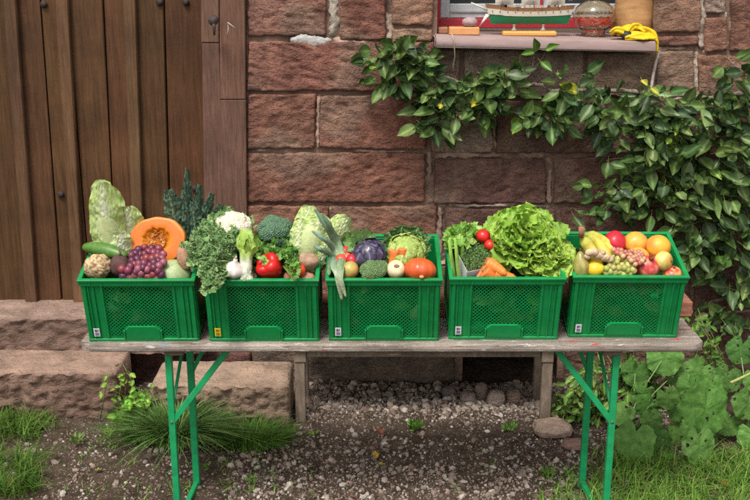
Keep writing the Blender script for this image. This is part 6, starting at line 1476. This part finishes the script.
field(1500, (-30, 58), (418, 500), (.04, .15), lambda u, v: sstep(60, 26, u + abs(v - 455) * .35) * (.35 + 1.3 * nz((u * .05, v * .05, 1))), .62)
field(700, (-30, 60), (410, 430), (.04, .10), lambda u, v: .8 if u < 48 else .15, .6)
field(500, (540, 600), (470, 520), (.02, .07), lambda u, v: .4 + nz((u * .08, v * .08, 2)))
field(420, (60, 290), (430, 510), (.01, .045), lambda u, v: max(0, .15 + nz((u * .06, v * .06, 9)) * 1.5))
field(160, (290, 600), (450, 505), (.008, .03), lambda u, v: max(0, nz((u * .06, v * .06, 12)) * 1.5))
tag(mb.build('grass', M['grass']), 'uneven green grass along the edges of the bare soil', 'grass', kind='stuff')
def tuft(name, label, u, v, rx, ry, n, Lr, lean, w=(.0016, .003), cols=((.055, .13, .022), (.08, .18, .03), (.11, .23, .04))):
    p = PZ(u, v); mb = MB()
    for k in range(n):
        a = R(0, 6.28); q = math.sqrt(R(0, 1)); x = q * rx * math.cos(a); y = q * ry * math.sin(a); az = math.atan2(y, x) + R(-.8, .8)
        blade(mb, x, y, R(*Lr), R(*lean) * (.4 + .7 * q), az, R(*w), jit(random.choice(cols), .2), z=-.005, seg=7)
    o = mb.build(name, M['grass']); o.location = (p.x, p.y, gh(p.x, p.y)); tag(o, label, 'grass tuft')
tuft('grass_tuft', 'large arching tuft of long dark grass around the left table legs', 176, 440, .11, .08, 950, (.12, .28), (.5, 1.7), (.003, .0052), ((.09, .19, .04), (.14, .27, .065), (.20, .34, .10), (.25, .38, .14)))
tuft('grass_tuft', 'fine bushy grass tuft in front of the stone block, right of the left table legs', 252, 444, .14, .08, 1000, (.05, .16), (.4, 1.4), (.0016, .003), ((.08, .18, .03), (.12, .25, .04), (.17, .31, .06)))
tuft('grass_tuft', 'smaller grass clump between the big tuft and the doorstep', 140, 440, .07, .05, 350, (.10, .22), (.4, 1.4))
# fallen leaves
def fallen(label, u, v, L, c, az):
    p = PZ(u, v); mb = MB(); leafgrid(mb, L, L * .38, 10, 8, ov, R(.6, 1.2), .004, 2, .5, lambda s, t, n=0: mixc(c, tuple(k * .6 for k in c), .5 + nz((s * 6, t * 4, u), 1)), None, .002); o = mb.build('fallen_leaf', M['softleaf']); o.location = (p.x, p.y, gh(p.x, p.y) + .012); o.rotation_euler = (R(-.2, .2), R(-.3, .3), az); tag(o, label, 'leaf', 'fallen leaves on the ground')
fallen('reddish brown fallen leaf right of the fine grass tuft', 286, 444, .055, (.34, .12, .06), .3); fallen('second reddish leaf lying against the first beside the grass tuft', 294, 441, .045, (.30, .14, .08), 1.6)
fallen('brick red fallen leaf in the gravel below the middle crate', 384, 438, .05, (.36, .11, .07), 1.2); fallen('yellow fallen leaf on bare soil below the middle crate', 376, 460, .045, (.50, .33, .06), .2)
fallen('smaller yellowish leaf beside the yellow leaf on bare soil', 385, 466, .035, (.42, .33, .08), 1.9); fallen('orange yellow leaf on soil left of the big grass tuft', 111, 433, .03, (.60, .32, .03), .9)
fallen('orange brown leaf in the grass at the bottom right', 728, 489, .04, (.50, .18, .04), .5); fallen('pale yellow green leaf on the soil near the left doorstep', 102, 474, .035, (.34, .36, .10), 2.4)
fallen('reddish leaf at the bottom edge below the middle crate', 356, 499, .04, (.34, .15, .08), 2.1)
mb = MB()
for k in range(260):
    u = R(20, 600); v = R(425, 500); p = PZ(u, v); mb.tube([V((p.x, p.y, gh(p.x, p.y) + .003)), V((p.x + R(-.02, .02), p.y + R(-.02, .02), gh(p.x, p.y) + .004))], .0008, 4, jit(random.choice([(.30, .22, .13), (.14, .09, .06), (.4, .33, .2)]), .2))
tag(mb.build('plant_litter', M['bark']), 'thin dry stalk bits strewn over the soil', 'litter', kind='stuff')

# ------------------------------------------------------------------ camera, light, world
cam = bpy.data.cameras.new('camera'); co = bpy.data.objects.new('camera', cam); COL.objects.link(co)
cam.lens = 36 * F / 750; cam.sensor_width = 36; cam.clip_end = 500; cam.clip_start = .05
co.location = CAM; co.rotation_euler = (PI / 2 - PITCH, 0, 0); SC.camera = co
cam.dof.use_dof = False; cam.dof.focus_distance = 3.62; cam.dof.aperture_fstop = 5.6
EL, AZ = math.radians(60), math.radians(205)
w = bpy.data.worlds.new('World'); SC.world = w; w.use_nodes = True; nt = w.node_tree; nt.nodes.clear()
sky = nt.nodes.new('ShaderNodeTexSky'); sky.sky_type = 'NISHITA'; sky.sun_disc = False; sky.sun_elevation = EL; sky.sun_rotation = AZ
sky.air_density = 1.0; sky.dust_density = 4.0; sky.ozone_density = 1.0
hs = nt.nodes.new('ShaderNodeHueSaturation'); hs.inputs['Saturation'].default_value = .10
bg = nt.nodes.new('ShaderNodeBackground'); bg.inputs['Strength'].default_value = .11; wo = nt.nodes.new('ShaderNodeOutputWorld')
nt.links.new(sky.outputs[0], hs.inputs['Color']); wm = nt.nodes.new('ShaderNodeMix'); wm.data_type = 'RGBA'; wm.blend_type = 'MULTIPLY'; wm.inputs[0].default_value = 1; wm.inputs[7].default_value = (1, .975, .93, 1); nt.links.new(hs.outputs[0], wm.inputs[6]); nt.links.new(wm.outputs[2], bg.inputs['Color']); nt.links.new(bg.outputs[0], wo.inputs['Surface'])
sd = bpy.data.lights.new('sun', 'SUN'); sd.energy = 1.5; sd.angle = math.radians(14); sd.color = (1, .935, .85)
so = bpy.data.objects.new('sun', sd); COL.objects.link(so)
dirv = V((math.sin(AZ) * math.cos(EL), math.cos(AZ) * math.cos(EL), math.sin(EL)))
so.rotation_euler = dirv.to_track_quat('Z', 'Y').to_euler()
SC.view_settings.view_transform = 'Standard'; SC.view_settings.look = 'None'; SC.view_settings.gamma = 1; SC.view_settings.exposure = .88
SC.view_settings.use_curve_mapping = False
SC.cycles.max_bounces = 8; SC.cycles.transparent_max_bounces = 8; SC.cycles.use_denoising = False
